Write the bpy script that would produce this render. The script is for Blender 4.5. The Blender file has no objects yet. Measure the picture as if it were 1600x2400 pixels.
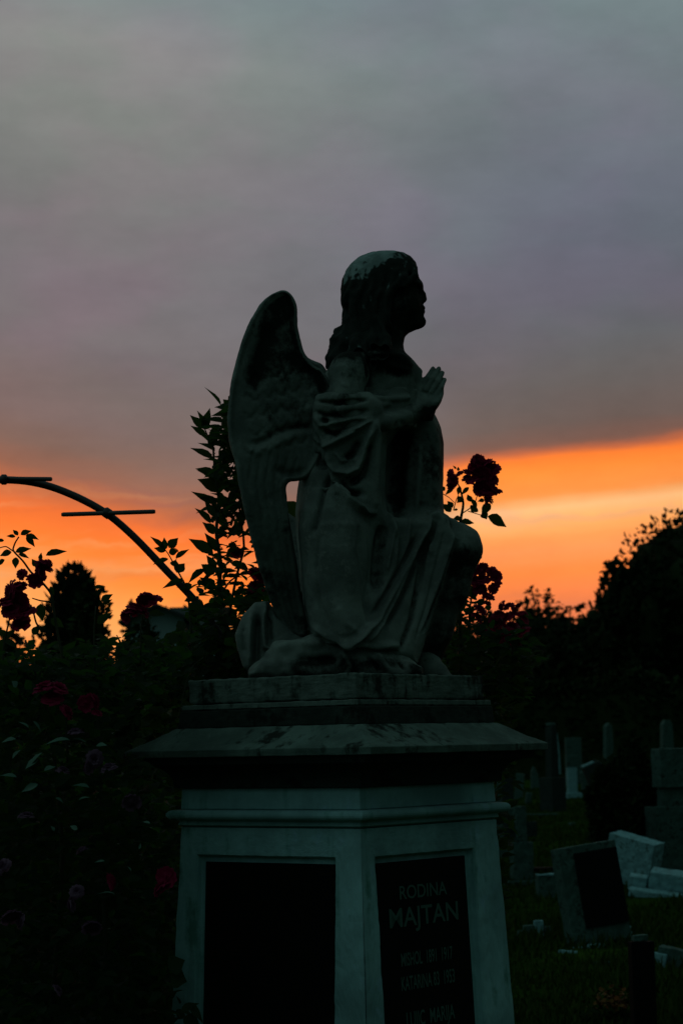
import bpy, math, random
import numpy as np
from mathutils import Vector, Matrix, noise as mnoise

SC = bpy.context.scene
random.seed(7)
rng = np.random.default_rng(7)

# ---------------------------------------------------------------- camera
FPX = 5000.0                      # focal length in photo pixels (photo is 1600 x 2400)
PITCH, ROLL = math.radians(6.22), math.radians(1.2)
CAM = np.array([0.0, 0.0, 1.6])
_r0 = np.array([1.0, 0, 0]); _u0 = np.array([0, -math.sin(PITCH), math.cos(PITCH)])
FW = np.array([0, math.cos(PITCH), math.sin(PITCH)])
RT = math.cos(ROLL) * _r0 - math.sin(ROLL) * _u0
UP = math.sin(ROLL) * _r0 + math.cos(ROLL) * _u0
cam_d = bpy.data.cameras.new('camera'); cam = bpy.data.objects.new('camera', cam_d)
SC.collection.objects.link(cam); SC.camera = cam
cam_d.sensor_fit = 'VERTICAL'; cam_d.sensor_height = 36.0; cam_d.lens = FPX / 2400 * 36.0
cam_d.clip_start = 0.1; cam_d.clip_end = 3000
cam.matrix_world = Matrix(((RT[0], UP[0], -FW[0], CAM[0]), (RT[1], UP[1], -FW[1], CAM[1]),
                           (RT[2], UP[2], -FW[2], CAM[2]), (0, 0, 0, 1)))
cam_d.dof.use_dof = True; cam_d.dof.focus_distance = 6.2; cam_d.dof.aperture_fstop = 8.0

def W(px, py, Y):
    d = FW * FPX + RT * (px - 800) + UP * (1200 - py)
    return CAM + d * (Y / d[1])
def PX(P):
    P = np.asarray(P) - CAM
    z = P @ FW
    return 800 + FPX * (P @ RT) / z, 1200 - FPX * (P @ UP) / z
def Zat(px, py, Y): return W(px, py, Y)[2]

# ---------------------------------------------------------------- sky, light, exposure
SC.view_settings.view_transform = 'Standard'; SC.view_settings.look = 'None'
SC.view_settings.exposure = 0; SC.view_settings.gamma = 1
def lin(c):
    return tuple(((v / 255) / 12.92 if v / 255 < .04045 else ((v / 255 + .055) / 1.055) ** 2.4) for v in c) + (1,)
world = bpy.data.worlds.new('World'); SC.world = world; world.use_nodes = True
nt = world.node_tree; nt.nodes.clear()
def N(tree, typ, **kw):
    n = tree.nodes.new(typ)
    for k, v in kw.items():
        if k in n.inputs.keys() if isinstance(k, str) else False: n.inputs[k].default_value = v
        else: setattr(n, k, v)
    return n
def M_(op, a, b=None, c=None, tree=None, clamp=False):
    t = tree or nt
    n = t.nodes.new('ShaderNodeMath'); n.operation = op; n.use_clamp = clamp
    for i, v in enumerate((a, b, c)):
        if v is None: continue
        if isinstance(v, (int, float)): n.inputs[i].default_value = v
        else: t.links.new(v, n.inputs[i])
    return n.outputs[0]
def smooth(v, a, b, tree=None):
    t = tree or nt
    n = t.nodes.new('ShaderNodeMapRange'); n.interpolation_type = 'SMOOTHSTEP'
    n.inputs[1].default_value = a; n.inputs[2].default_value = b
    t.links.new(v, n.inputs[0]); return n.outputs[0]
def mixc(f, a, b, mode='MIX', tree=None):
    t = tree or nt
    n = t.nodes.new('ShaderNodeMixRGB'); n.blend_type = mode
    for i, v in enumerate((f, a, b)):
        if isinstance(v, (int, float)): n.inputs[i].default_value = v
        elif isinstance(v, tuple): n.inputs[i].default_value = v
        else: t.links.new(v, n.inputs[i])
    return n.outputs[0]
tc = nt.nodes.new('ShaderNodeTexCoord'); sep = nt.nodes.new('ShaderNodeSeparateXYZ')
nt.links.new(tc.outputs['Generated'], sep.inputs[0])
X_, Y_, Z_ = sep.outputs
hyp = M_('SQRT', M_('ADD', M_('MULTIPLY', X_, X_), M_('MULTIPLY', Y_, Y_)))
az = M_('ARCTAN2', X_, Y_)                       # 0 = due west, where the sun has set
tt = M_('DIVIDE', Z_, M_('MAXIMUM', hyp, 0.001))
comb = nt.nodes.new('ShaderNodeCombineXYZ')
nt.links.new(M_('MULTIPLY', az, 3.0), comb.inputs[0]); nt.links.new(M_('MULTIPLY', tt, 14.0), comb.inputs[1])
def wnoise(scale, detail, off=0.0, rough=.55):
    n = nt.nodes.new('ShaderNodeTexNoise'); n.inputs['Scale'].default_value = scale
    n.inputs['Detail'].default_value = detail; n.inputs['Roughness'].default_value = rough
    v = nt.nodes.new('ShaderNodeVectorMath'); v.operation = 'ADD'; v.inputs[1].default_value = (off, off * .7, off * 1.3)
    nt.links.new(comb.outputs[0], v.inputs[0]); nt.links.new(v.outputs[0], n.inputs['Vector'])
    return M_('SUBTRACT', n.outputs[0], 0.5)
def ramp(fac, stops):
    n = nt.nodes.new('ShaderNodeValToRGB'); e = n.color_ramp.elements
    while len(e) > 1: e.remove(e[-1])
    for i, (y, c) in enumerate(sorted(stops, key=lambda s: -s[0])):
        p = min(max(((1745 - y) / 5000) / 0.4, 0), 1)
        el = e[0] if i == 0 else e.new(p)
        el.position = p; el.color = lin(c)
    nt.links.new(fac, n.inputs[0]); return n.outputs[0]
warp = M_('MULTIPLY', wnoise(2.2, 3, 3.1), 0.018)
warp2 = M_('MULTIPLY', wnoise(7.0, 4, 9.0), 0.006)
t0 = M_('ADD', M_('ADD', tt, M_('MULTIPLY', az, -0.021)), warp2)
tl = M_('DIVIDE', M_('ADD', M_('ADD', t0, M_('MULTIPLY', warp, .7)), M_('ADD', M_('MULTIPLY', M_('MAXIMUM', M_('MINIMUM', M_('ADD', az, 0.078), 0.5), -.5), 0.24), 0.0165)), 0.4)
tr = M_('DIVIDE', M_('ADD', M_('ADD', t0, M_('MULTIPLY', warp, 0.15)), M_('ADD', M_('MULTIPLY', M_('SUBTRACT', az, 0.082), -0.045), .0035)), 0.4)
LEFT = [(1745, (200, 105, 60)), (1500, (250, 140, 68)), (1420, (255, 168, 92)), (1360, (255, 160, 82)), (1290, (255, 138, 58)),
        (1215, (250, 122, 50)), (1160, (235, 112, 52)), (1115, (190, 104, 66)), (1065, (150, 100, 80)), (1000, (130, 101, 90)),
        (930, (122, 103, 98)), (850, (117, 105, 101)), (750, (115, 107, 108)), (600, (117, 112, 114)), (450, (118, 114, 115)),
        (330, (118, 120, 117)), (180, (123, 126, 122)), (0, (127, 131, 127)), (-255, (110, 124, 126))]
RIGHT = [(1745, (170, 95, 62)), (1440, (225, 120, 74)), (1400, (240, 128, 72)), (1350, (255, 136, 66)), (1300, (248, 148, 84)),
         (1270, (252, 154, 84)), (1240, (255, 172, 98)), (1200, (254, 186, 124)), (1178, (240, 164, 98)), (1165, (250, 146, 70)), (1110, (255, 140, 56)),
         (1082, (250, 126, 50)), (1064, (185, 100, 66)), (1048, (122, 88, 76)), (1000, (106, 90, 84)), (900, (98, 92, 90)),
         (800, (94, 95, 98)), (700, (95, 98, 106)), (560, (98, 104, 114)), (450, (101, 106, 117)), (330, (102, 109, 117)), (200, (106, 117, 121)),
         (0, (113, 127, 130)), (-255, (104, 122, 128))]
fl_, fh_ = smooth(az, 0.010, 0.066), smooth(az, -0.13, 0.13)
hi_ = smooth(tt, .135, .20)
side = M_('ADD', M_('MULTIPLY', fl_, M_('SUBTRACT', 1.0, hi_)), M_('MULTIPLY', fh_, hi_))
sky = mixc(side, ramp(tl, LEFT), ramp(tr, RIGHT))
comb2 = nt.nodes.new('ShaderNodeCombineXYZ')
nt.links.new(M_('MULTIPLY', az, 9.0), comb2.inputs[0]); nt.links.new(M_('MULTIPLY', tt, 16.0), comb2.inputs[1])
_c = comb; comb = comb2
mott, mott2, tint = wnoise(1.5, 5, 50.0, .6), wnoise(4.5, 5, 57.0, .6), wnoise(1.1, 3, 70.0)
comb = _c
bright = M_('ADD', 1.13, M_('ADD', M_('ADD', M_('MULTIPLY', wnoise(1.6, 4, 20.0), 0.22), M_('MULTIPLY', wnoise(6.0, 5, 31.0), 0.10)), M_('ADD', M_('MULTIPLY', mott, 0.50), M_('MULTIPLY', mott2, 0.14))))
cb = nt.nodes.new('ShaderNodeCombineXYZ')
for i in range(3): nt.links.new(bright, cb.inputs[i])
sky = mixc(1.0, sky, cb.outputs[0], 'MULTIPLY')
comb3 = nt.nodes.new('ShaderNodeCombineXYZ')
nt.links.new(M_('MULTIPLY', az, 2.2), comb3.inputs[0]); nt.links.new(M_('ADD', M_('MULTIPLY', tt, 34.0), M_('MULTIPLY', mott, 1.2)), comb3.inputs[1])
comb = comb3; strk, strk2 = wnoise(1.6, 5, 80.0, .6), wnoise(1.3, 4, 91.0, .6); comb = _c
lo_ = smooth(tt, .145, .105)
sky = mixc(M_('MULTIPLY', smooth(strk, .01, .16), M_('MULTIPLY', lo_, .70)), sky, mixc(1.0, sky, (.78, .88, 1.25, 1), 'MULTIPLY'))     # thin grey-mauve streaks
sky = mixc(M_('MULTIPLY', smooth(strk2, .02, .2), M_('MULTIPLY', lo_, .50)), sky, (1.0, .50, .20, 1))                                 # paler peach streaks
sky = mixc(M_('MULTIPLY', smooth(tint, -.12, .14), hi_), sky, mixc(1.0, sky, (1.10, .98, 1.05, 1), 'MULTIPLY'))
# grey overcast zenith, dark eastern sky behind the viewer, twilight glow of the physical sky underneath
nish = nt.nodes.new('ShaderNodeTexSky'); nish.sky_type = 'NISHITA'; nish.sun_disc = False
nish.sun_elevation = math.radians(0.5); nish.sun_rotation = math.radians(0)
sky = mixc(smooth(Z_, 0.36, 0.8), sky, (0.115, 0.185, 0.20, 1))
sky = mixc(smooth(Y_, 0.93, 0.55), sky, (0.075, 0.118, 0.115, 1))      # the afterglow is narrow: grey-green cloud to either side
east = smooth(Y_, 0.5, -0.30)
eastlo = mixc(smooth(X_, -0.8, 0.7), (0.050, 0.088, 0.086, 1), (0.008, 0.018, 0.016, 1))
easthi = mixc(smooth(X_, -0.7, 0.7), (0.170, 0.270, 0.272, 1), (0.050, 0.090, 0.086, 1))
eastc = mixc(smooth(Z_, 0.15, 0.75), eastlo, easthi)
sky = mixc(east, sky, eastc)
sky = mixc(smooth(Z_, -0.002, -0.03), sky, (0.006, 0.009, 0.007, 1))
nsc = mixc(1.0, nish.outputs[0], (0.02, 0.03, 0.03, 1), 'MULTIPLY')
sky = mixc(0.015, sky, nsc)
bg = nt.nodes.new('ShaderNodeBackground'); bg.inputs[1].default_value = 1.0
nt.links.new(sky, bg.inputs[0])
wo = nt.nodes.new('ShaderNodeOutputWorld'); nt.links.new(bg.outputs[0], wo.inputs[0])
sun_d = bpy.data.lights.new('sun', 'SUN'); sun_d.energy = 0.02; sun_d.angle = math.radians(12); sun_d.color = (1, .6, .35)
sun = bpy.data.objects.new('sun', sun_d); SC.collection.objects.link(sun)
sun.rotation_euler = (math.radians(-87), 0, 0)       # last light, level, from beyond the trees

# ---------------------------------------------------------------- object helpers
def tag(o, label=None, cat=None, group=None, kind=None):
    if label: o['label'] = label
    if cat: o['category'] = cat
    if group: o['group'] = group
    if kind: o['kind'] = kind
    return o
def empty(name, loc, label=None, cat=None, group=None):
    o = bpy.data.objects.new(name, None); SC.collection.objects.link(o)
    o.location = [float(v) for v in loc]; o.empty_display_size = .1
    return tag(o, label, cat, group)
def mesh(name, verts, faces, mat=None, parent=None, smooth_=False, local=False):
    """verts in world space; the mesh is stored relative to the parent's origin"""
    v = np.asarray(verts, dtype=np.float64)
    org = np.zeros(3)
    if parent is not None and not local:
        p = parent
        while p is not None:
            org = org + np.array(p.location); p = p.parent
    v = v - org
    me = bpy.data.meshes.new(name)
    if isinstance(faces, np.ndarray):
        k = faces.shape[1]
        me.vertices.add(len(v)); me.vertices.foreach_set('co', v.astype(np.float32).ravel())
        me.loops.add(faces.size); me.loops.foreach_set('vertex_index', faces.astype(np.int32).ravel())
        me.polygons.add(len(faces)); me.polygons.foreach_set('loop_start', np.arange(0, faces.size, k, dtype=np.int32))
        me.update(calc_edges=True); me.validate()
    else:
        me.from_pydata([tuple(x) for x in v], [], faces); me.update()
    if smooth_: me.polygons.foreach_set('use_smooth', [True] * len(me.polygons))
    if mat: me.materials.append(mat)
    o = bpy.data.objects.new(name, me); SC.collection.objects.link(o)
    if parent is not None: o.parent = parent
    return o
class MB:
    def __init__(s): s.v = []; s.f = []; s.n = 0
    def add(s, v, f):
        v = np.asarray(v, float); s.v.append(v); s.f += [tuple(i + s.n for i in q) for q in f]; s.n += len(v); return s
    def box(s, lo, hi, R=None, c=None):
        lo = np.array(lo, float); hi = np.array(hi, float)
        v = np.array([[(lo, hi)[i][0], (lo, hi)[j][1], (lo, hi)[k][2]] for i in (0, 1) for j in (0, 1) for k in (0, 1)])
        if R is not None: v = (v @ np.array(R).T) + np.array(c)
        return s.add(v, [(0, 1, 3, 2), (4, 6, 7, 5), (0, 4, 5, 1), (2, 3, 7, 6), (0, 2, 6, 4), (1, 5, 7, 3)])
    def loft(s, rings, caps=True):
        n = len(rings[0]); v = np.concatenate(rings); f = []
        for i in range(len(rings) - 1):
            for j in range(n):
                f.append((i * n + j, i * n + (j + 1) % n, (i + 1) * n + (j + 1) % n, (i + 1) * n + j))
        if caps: f.append(tuple(range(n))[::-1]); f.append(tuple((len(rings) - 1) * n + j for j in range(n)))
        return s.add(v, f)
    def tube(s, pts, rad, n=8, caps=True):
        pts = np.asarray(pts, float); m = len(pts)
        rad = np.full(m, rad) if np.isscalar(rad) else np.asarray(rad)
        rings = []
        t = np.gradient(pts, axis=0); t /= np.linalg.norm(t, axis=1)[:, None] + 1e-9
        a = np.cross(t[0], [0.13, .31, .94]); a /= np.linalg.norm(a)
        for i in range(m):
            a = a - t[i] * (a @ t[i]); a /= np.linalg.norm(a) + 1e-9
            b = np.cross(t[i], a); th = np.arange(n) * 2 * np.pi / n
            rings.append(pts[i] + rad[i] * (np.cos(th)[:, None] * a + np.sin(th)[:, None] * b))
        return s.loft(rings, caps)
    def build(s, name, mat, parent=None, smooth_=False, bevel=0, local=False):
        o = mesh(name, np.concatenate(s.v), s.f, mat, parent, smooth_, local)
        if bevel:
            m = o.modifiers.new('bevel', 'BEVEL'); m.width = bevel; m.segments = 2; m.limit_method = 'ANGLE'
        return o

# ---------------------------------------------------------------- materials
def material(name, base, rough=.9, spec=.2):
    m = bpy.data.materials.new(name); m.use_nodes = True
    b = m.node_tree.nodes['Principled BSDF']
    b.inputs['Base Color'].default_value = tuple(base) + (1,)
    b.inputs['Roughness'].default_value = rough; b.inputs['Specular IOR Level'].default_value = spec
    return m, b
def mnoise_node(t, scale, detail=5, rough=.6, vec=None):
    n = t.nodes.new('ShaderNodeTexNoise'); n.inputs['Scale'].default_value = scale
    n.inputs['Detail'].default_value = detail; n.inputs['Roughness'].default_value = rough
    if vec is None:
        vec = t.nodes.get('TC') or t.nodes.new('ShaderNodeTexCoord'); vec.name = 'TC'; vec = vec.outputs['Object']
    t.links.new(vec, n.inputs['Vector']); return n.outputs[0]
def stone(name, base, dark, pale, crust_shade_attr=False, s=1.0, crust=.5, bump=.55, streak=False):
    """weathered stone: mottled base, black algae growth with ragged edges (on the statue also painted shade), pale lichen"""
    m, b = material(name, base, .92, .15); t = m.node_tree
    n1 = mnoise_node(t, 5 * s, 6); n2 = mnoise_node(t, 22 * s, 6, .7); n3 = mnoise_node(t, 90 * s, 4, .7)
    c = mixc(smooth(n1, .35, .68, t), tuple(v * (.62 if not streak or not crust_shade_attr else .8) for v in base) + (1,), tuple(v * 1.2 for v in base) + (1,), tree=t)
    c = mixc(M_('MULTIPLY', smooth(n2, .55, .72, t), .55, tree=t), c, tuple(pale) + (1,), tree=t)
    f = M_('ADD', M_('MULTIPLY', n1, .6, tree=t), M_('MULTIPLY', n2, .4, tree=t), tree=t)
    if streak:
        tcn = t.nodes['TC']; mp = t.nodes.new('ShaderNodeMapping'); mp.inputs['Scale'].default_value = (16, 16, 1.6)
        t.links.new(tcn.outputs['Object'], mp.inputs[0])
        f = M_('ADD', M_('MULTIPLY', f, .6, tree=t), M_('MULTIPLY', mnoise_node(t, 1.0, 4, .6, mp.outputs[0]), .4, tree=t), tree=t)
    if crust_shade_attr:
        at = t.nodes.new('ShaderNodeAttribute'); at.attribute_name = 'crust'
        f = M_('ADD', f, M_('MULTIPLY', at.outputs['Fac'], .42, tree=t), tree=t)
    k = smooth(f, (.5 + .10 * (1 - crust)) if crust_shade_attr else (.475 + .07 * (1 - crust)), (.60 + .26 * (1 - crust)) if crust_shade_attr else (.54 + .13 * (1 - crust)), t)
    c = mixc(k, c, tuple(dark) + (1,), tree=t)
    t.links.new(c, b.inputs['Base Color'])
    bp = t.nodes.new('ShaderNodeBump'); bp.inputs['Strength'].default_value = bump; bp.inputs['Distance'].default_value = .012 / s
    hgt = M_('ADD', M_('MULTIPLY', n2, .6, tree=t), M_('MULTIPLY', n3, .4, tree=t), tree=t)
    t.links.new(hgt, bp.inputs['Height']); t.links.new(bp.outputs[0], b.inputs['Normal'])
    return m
M = {}
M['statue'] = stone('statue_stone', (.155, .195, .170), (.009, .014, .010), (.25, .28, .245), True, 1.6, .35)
M['hair'] = stone('hair_stone', (.21, .30, .285), (.014, .021, .017), (.34, .45, .43), True, 2.2, .35)
M['plinth'] = stone('plinth_stone', (.115, .165, .14), (.014, .023, .018), (.20, .25, .215), False, 1.3, .62, .5, True)
M['ledge'] = stone('ledge_stone', (.105, .165, .14), (.014, .023, .018), (.17, .235, .20), False, 1.4, .55, .5, True)
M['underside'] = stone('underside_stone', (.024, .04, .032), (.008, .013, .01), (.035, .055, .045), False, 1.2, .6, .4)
M['body'] = stone('painted_render', (.24, .46, .46), (.10, .26, .22), (.28, .48, .62), False, .6, .30, .12, True)
M['plaque'] = material('black_glass_plaque', (.004, .0065, .005), .7, .06)[0]
M['letter'] = material('worn_letter_paint', (.055, .13, .105), .8, .1)[0]

# ================================================================ the monument's pedestal
AL = math.radians(38)
EL = np.array([-math.cos(AL), math.sin(AL), 0.0])     # along the left face, away from the near corner
ER = np.array([math.sin(AL), math.cos(AL), 0.0])      # along the right face
YN = 6.0
c0 = W(834, 1600, YN)
AX = c0 + (EL + ER) * .63 / 2; AX[2] = 0               # vertical axis of the pedestal
def corner(a): return AX - (EL + ER) * a / 2
def zl(py, a):
    c = corner(a); return Zat(834, py, c[1])
def ring(a, z, b=None):
    b = a if b is None else b
    p = []
    for i, j in ((-1, -1), (-1, 1), (1, 1), (1, -1)):
        q = AX + EL * i * a / 2 + ER * j * b / 2; p.append([q[0], q[1], z])
    return np.array(p)
ped = empty('monument_pedestal', (AX[0], AX[1], 0), 'tall square stone pedestal with jutting ledge and black plaques, carrying the kneeling angel', 'pedestal')
def course(name, mat, prof, bevel=.004, rough=0.0):
    m = MB(); m.loft([ring(q[0], q[1], q[0] - (q[2] if len(q) > 2 else 0)) for q in prof]); o = m.build(name, mat, ped, False, bevel)
    if rough:
        s = o.modifiers.new('sub', 'SUBSURF'); s.subdivision_type = 'SIMPLE'; s.levels = s.render_levels = 5
        tx = bpy.data.textures.new(name + '_wear', 'CLOUDS'); tx.noise_scale = .03; tx.noise_depth = 3
        d = o.modifiers.new('wear', 'DISPLACE'); d.texture = tx; d.strength = rough; d.mid_level = .5
    return o
A_PL, A_ST, A_RI, A_LE, A_NK, A_MO, A_BO = .632, .655, .668, .885, .665, .735, .672
ZP = zl(1577, A_PL)
course('plinth_slab', M['plinth'], [(A_PL - .09, zl(1645, A_PL)), (A_PL - .09, zl(1637, A_PL)), (A_PL, zl(1637, A_PL)), (A_PL, ZP)], .008, .010)
course('plinth_step', M['plinth'], [(A_ST - .09, zl(1660, A_ST)), (A_ST - .08, zl(1652, A_ST)), (A_ST + .01, zl(1652, A_ST)), (A_ST + .006, zl(1639, A_ST)), (A_ST - .09, zl(1639, A_ST)), (A_ST - .09, zl(1634, A_ST))], .004, .006)
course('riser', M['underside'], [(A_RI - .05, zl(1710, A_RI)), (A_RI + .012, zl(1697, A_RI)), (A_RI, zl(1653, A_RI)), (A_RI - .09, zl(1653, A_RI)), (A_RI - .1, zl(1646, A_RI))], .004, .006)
course('ledge', M['ledge'], [(A_LE - .12, zl(1776, A_LE)), (A_LE - .11, zl(1769, A_LE)), (A_LE + .030, zl(1769, A_LE), .034), (A_LE + .036, zl(1751, A_LE), .036), (A_LE - .06, zl(1731, .83), .02), (A_RI + .022, zl(1697, A_RI)),
       (A_RI - .09, zl(1696, A_RI)), (A_RI - .1, zl(1688, A_RI))], .002, .0045)
zc0, zc1 = zl(1845, .68), zl(1769, A_LE)
cov = [(A_LE - .15, zc1 + .012), (A_LE - .14, zc1), (A_LE - .035, zc1), (A_LE - .05, zc1 - .022)]
for i in range(7):
    a_ = i / 6 * math.pi / 2
    cov.append((.70 + (A_LE - .07 - .70) * (1 - math.sin(a_)), zc1 - .024 - (zc1 - zc0 - .034) * (1 - math.cos(a_))))
cov.append((.70, zc0))
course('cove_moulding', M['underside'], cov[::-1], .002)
zn0 = zl(1898, A_NK)
course('necking', M['body'], [(A_NK + .006, zn0), (A_NK, zc0 - .001)], .003)
zt1, zt0, zb1 = zn0 - .001, zl(1926, A_MO), zl(1943, A_BO)
tor = [(A_NK + .012, zt1)]
for i in range(9):
    a_ = -math.pi / 2 + math.pi * i / 8
    tor.append((A_MO - .03 + .03 * math.cos(a_), (zt0 + zt1) / 2 - (zt1 - zt0) * .46 * math.sin(a_)))
tor += [(A_NK + .025, zt0), (A_NK + .012, zt0 - .004), (A_NK + .018, zb1 + .007), (A_NK - .005, zb1 + .001)]
course('torus_moulding', M['body'], tor[::-1], .0012)
# the shaft: battered, each face with a sunk panel
TAP = .046
hB = zb1
a_top, a_bot = A_BO, A_BO + 2 * TAP * hB
def facept(side, s, z, out=0.0):
    """side 0 = left-hand face, 1 = right-hand face, 2, 3 the far ones; s in [-.5,.5] of the top width"""
    a = a_top + 2 * TAP * (hB - z)
    along = [EL, ER, EL, ER][side]; nrm = [-ER, -EL, ER, EL][side]
    q = AX + along * s * A_BO + nrm * (a / 2 + out); return np.array([q[0], q[1], z])
def sface(side, px):                                   # photo column at the shaft top -> s
    lo, hi = -.5, .5
    z = hB - .12
    for _ in range(40):
        mid = (lo + hi) / 2
        x = PX(facept(side, mid, z))[0]
        if (x > px) == (side == 0): lo = mid
        else: hi = mid
    return lo
zs_top = Zat(833, 2012, corner(A_BO)[1])
shaft = MB()
zb = 0.22
spans = {0: (sface(0, 785), sface(0, 462)), 1: (sface(1, 881), sface(1, 1112)), 2: (-.34, .34), 3: (-.34, .34)}
for sd in range(4):
    s0, s1 = spans[sd]
    zt, zbm = zs_top, zb + .14
    P = lambda s, z, o=0: facept(sd, s, z, o)
    e = lambda z: (a_top + 2 * TAP * (hB - z)) / A_BO / 2
    g = [P(-e(hB), hB), P(e(hB), hB), P(e(0), 0), P(-e(0), 0), P(s0, zt), P(s1, zt), P(s1, zbm), P(s0, zbm)]
    r = .020
    q = [P(s0 + .006, zt - .003, -r), P(s1 - .006, zt - .003, -r), P(s1 - .006, zbm + .003, -r), P(s0 + .006, zbm + .003, -r)]
    shaft.add(g + q, [(0, 1, 5, 4), (1, 2, 6, 5), (2, 3, 7, 6), (3, 0, 4, 7), (4, 5, 9, 8), (5, 6, 10, 9), (6, 7, 11, 10), (7, 4, 8, 11), (8, 9, 10, 11)])
so = shaft.build('shaft', M['body'], ped)
wm = so.modifiers.new('weld', 'WELD'); wm.merge_threshold = .0008
bv = so.modifiers.new('bevel', 'BEVEL'); bv.width = .004; bv.segments = 1; bv.limit_method = 'ANGLE'
sb_ = so.modifiers.new('sub', 'SUBSURF'); sb_.subdivision_type = 'SIMPLE'; sb_.levels = sb_.render_levels = 6
for nm_, sc_, st_ in (('plaster_waves', .09, .006), ('plaster_chips', .018, .0035)):
    tx = bpy.data.textures.new(nm_, 'CLOUDS'); tx.noise_scale = sc_; tx.noise_depth = 3
    d = so.modifiers.new(nm_, 'DISPLACE'); d.texture = tx; d.strength = st_; d.mid_level = .5
def text_on(word, parent, side, sc, z, hgt, sx, name='lettering', out=-.0095):
    cu = bpy.data.curves.new(name, 'FONT'); cu.body = word; cu.size = 1.0; cu.align_x = 'CENTER'; cu.extrude = .0; cu.offset = .012
    ob = bpy.data.objects.new('tmp', cu); me = bpy.data.meshes.new_from_object(ob); bpy.data.objects.remove(ob)
    co = np.array([v.co[:] for v in me.vertices]); fs = [tuple(p.vertices) for p in me.polygons]
    al = [EL, ER][side] * (-1 if side == 0 else 1)
    pts = [facept(side, sc, z + y * hgt * 1.38, out) + al * x * sx for x, y, _ in co]
    bpy.data.meshes.remove(me)
    return mesh(name, pts, fs, M['letter'], parent)
for sd in (0, 1):
    s0, s1 = spans[sd]
    mm = MB()
    zt_, zb_ = zs_top - .019, zb + .155
    if sd == 0: sa, sb = s0 + .0, s1 - .036
    else: sa, sb = s0 + .012, s1 - .052
    f_ = [facept(sd, s, z, o) for o in (-.0205, -.0115) for s, z in ((sa, zt_), (sb, zt_), (sb, zb_), (sa, zb_))]
    mm.add(f_, [(0, 1, 2, 3), (7, 6, 5, 4), (0, 4, 5, 1), (1, 5, 6, 2), (2, 6, 7, 3), (3, 7, 4, 0)])
    pl = mm.build('inscription_plaque', M['plaque'], ped)
    pl['label'] = 'blank black plaque on the left face' if sd == 0 else 'black plaque with faint names on the right face'
    if sd == 1:
        mid = (sa + sb) / 2
        yc = facept(1, mid, 1.2)[1]
        for w, py, cap, wd in (('RODINA', 2102, 31, .060), ('MAJTAN', 2165, 44, .092), ('MISHOL  1891  1917', 2256, 30, .0290),
                               ('KATARINA 83  1953', 2312, 32, .0300), ('LUJIC  MARIJA', 2397, 34, .038)):
            text_on(w, pl, 1, mid, Zat(985, py, yc), cap * .00124, wd)

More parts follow.
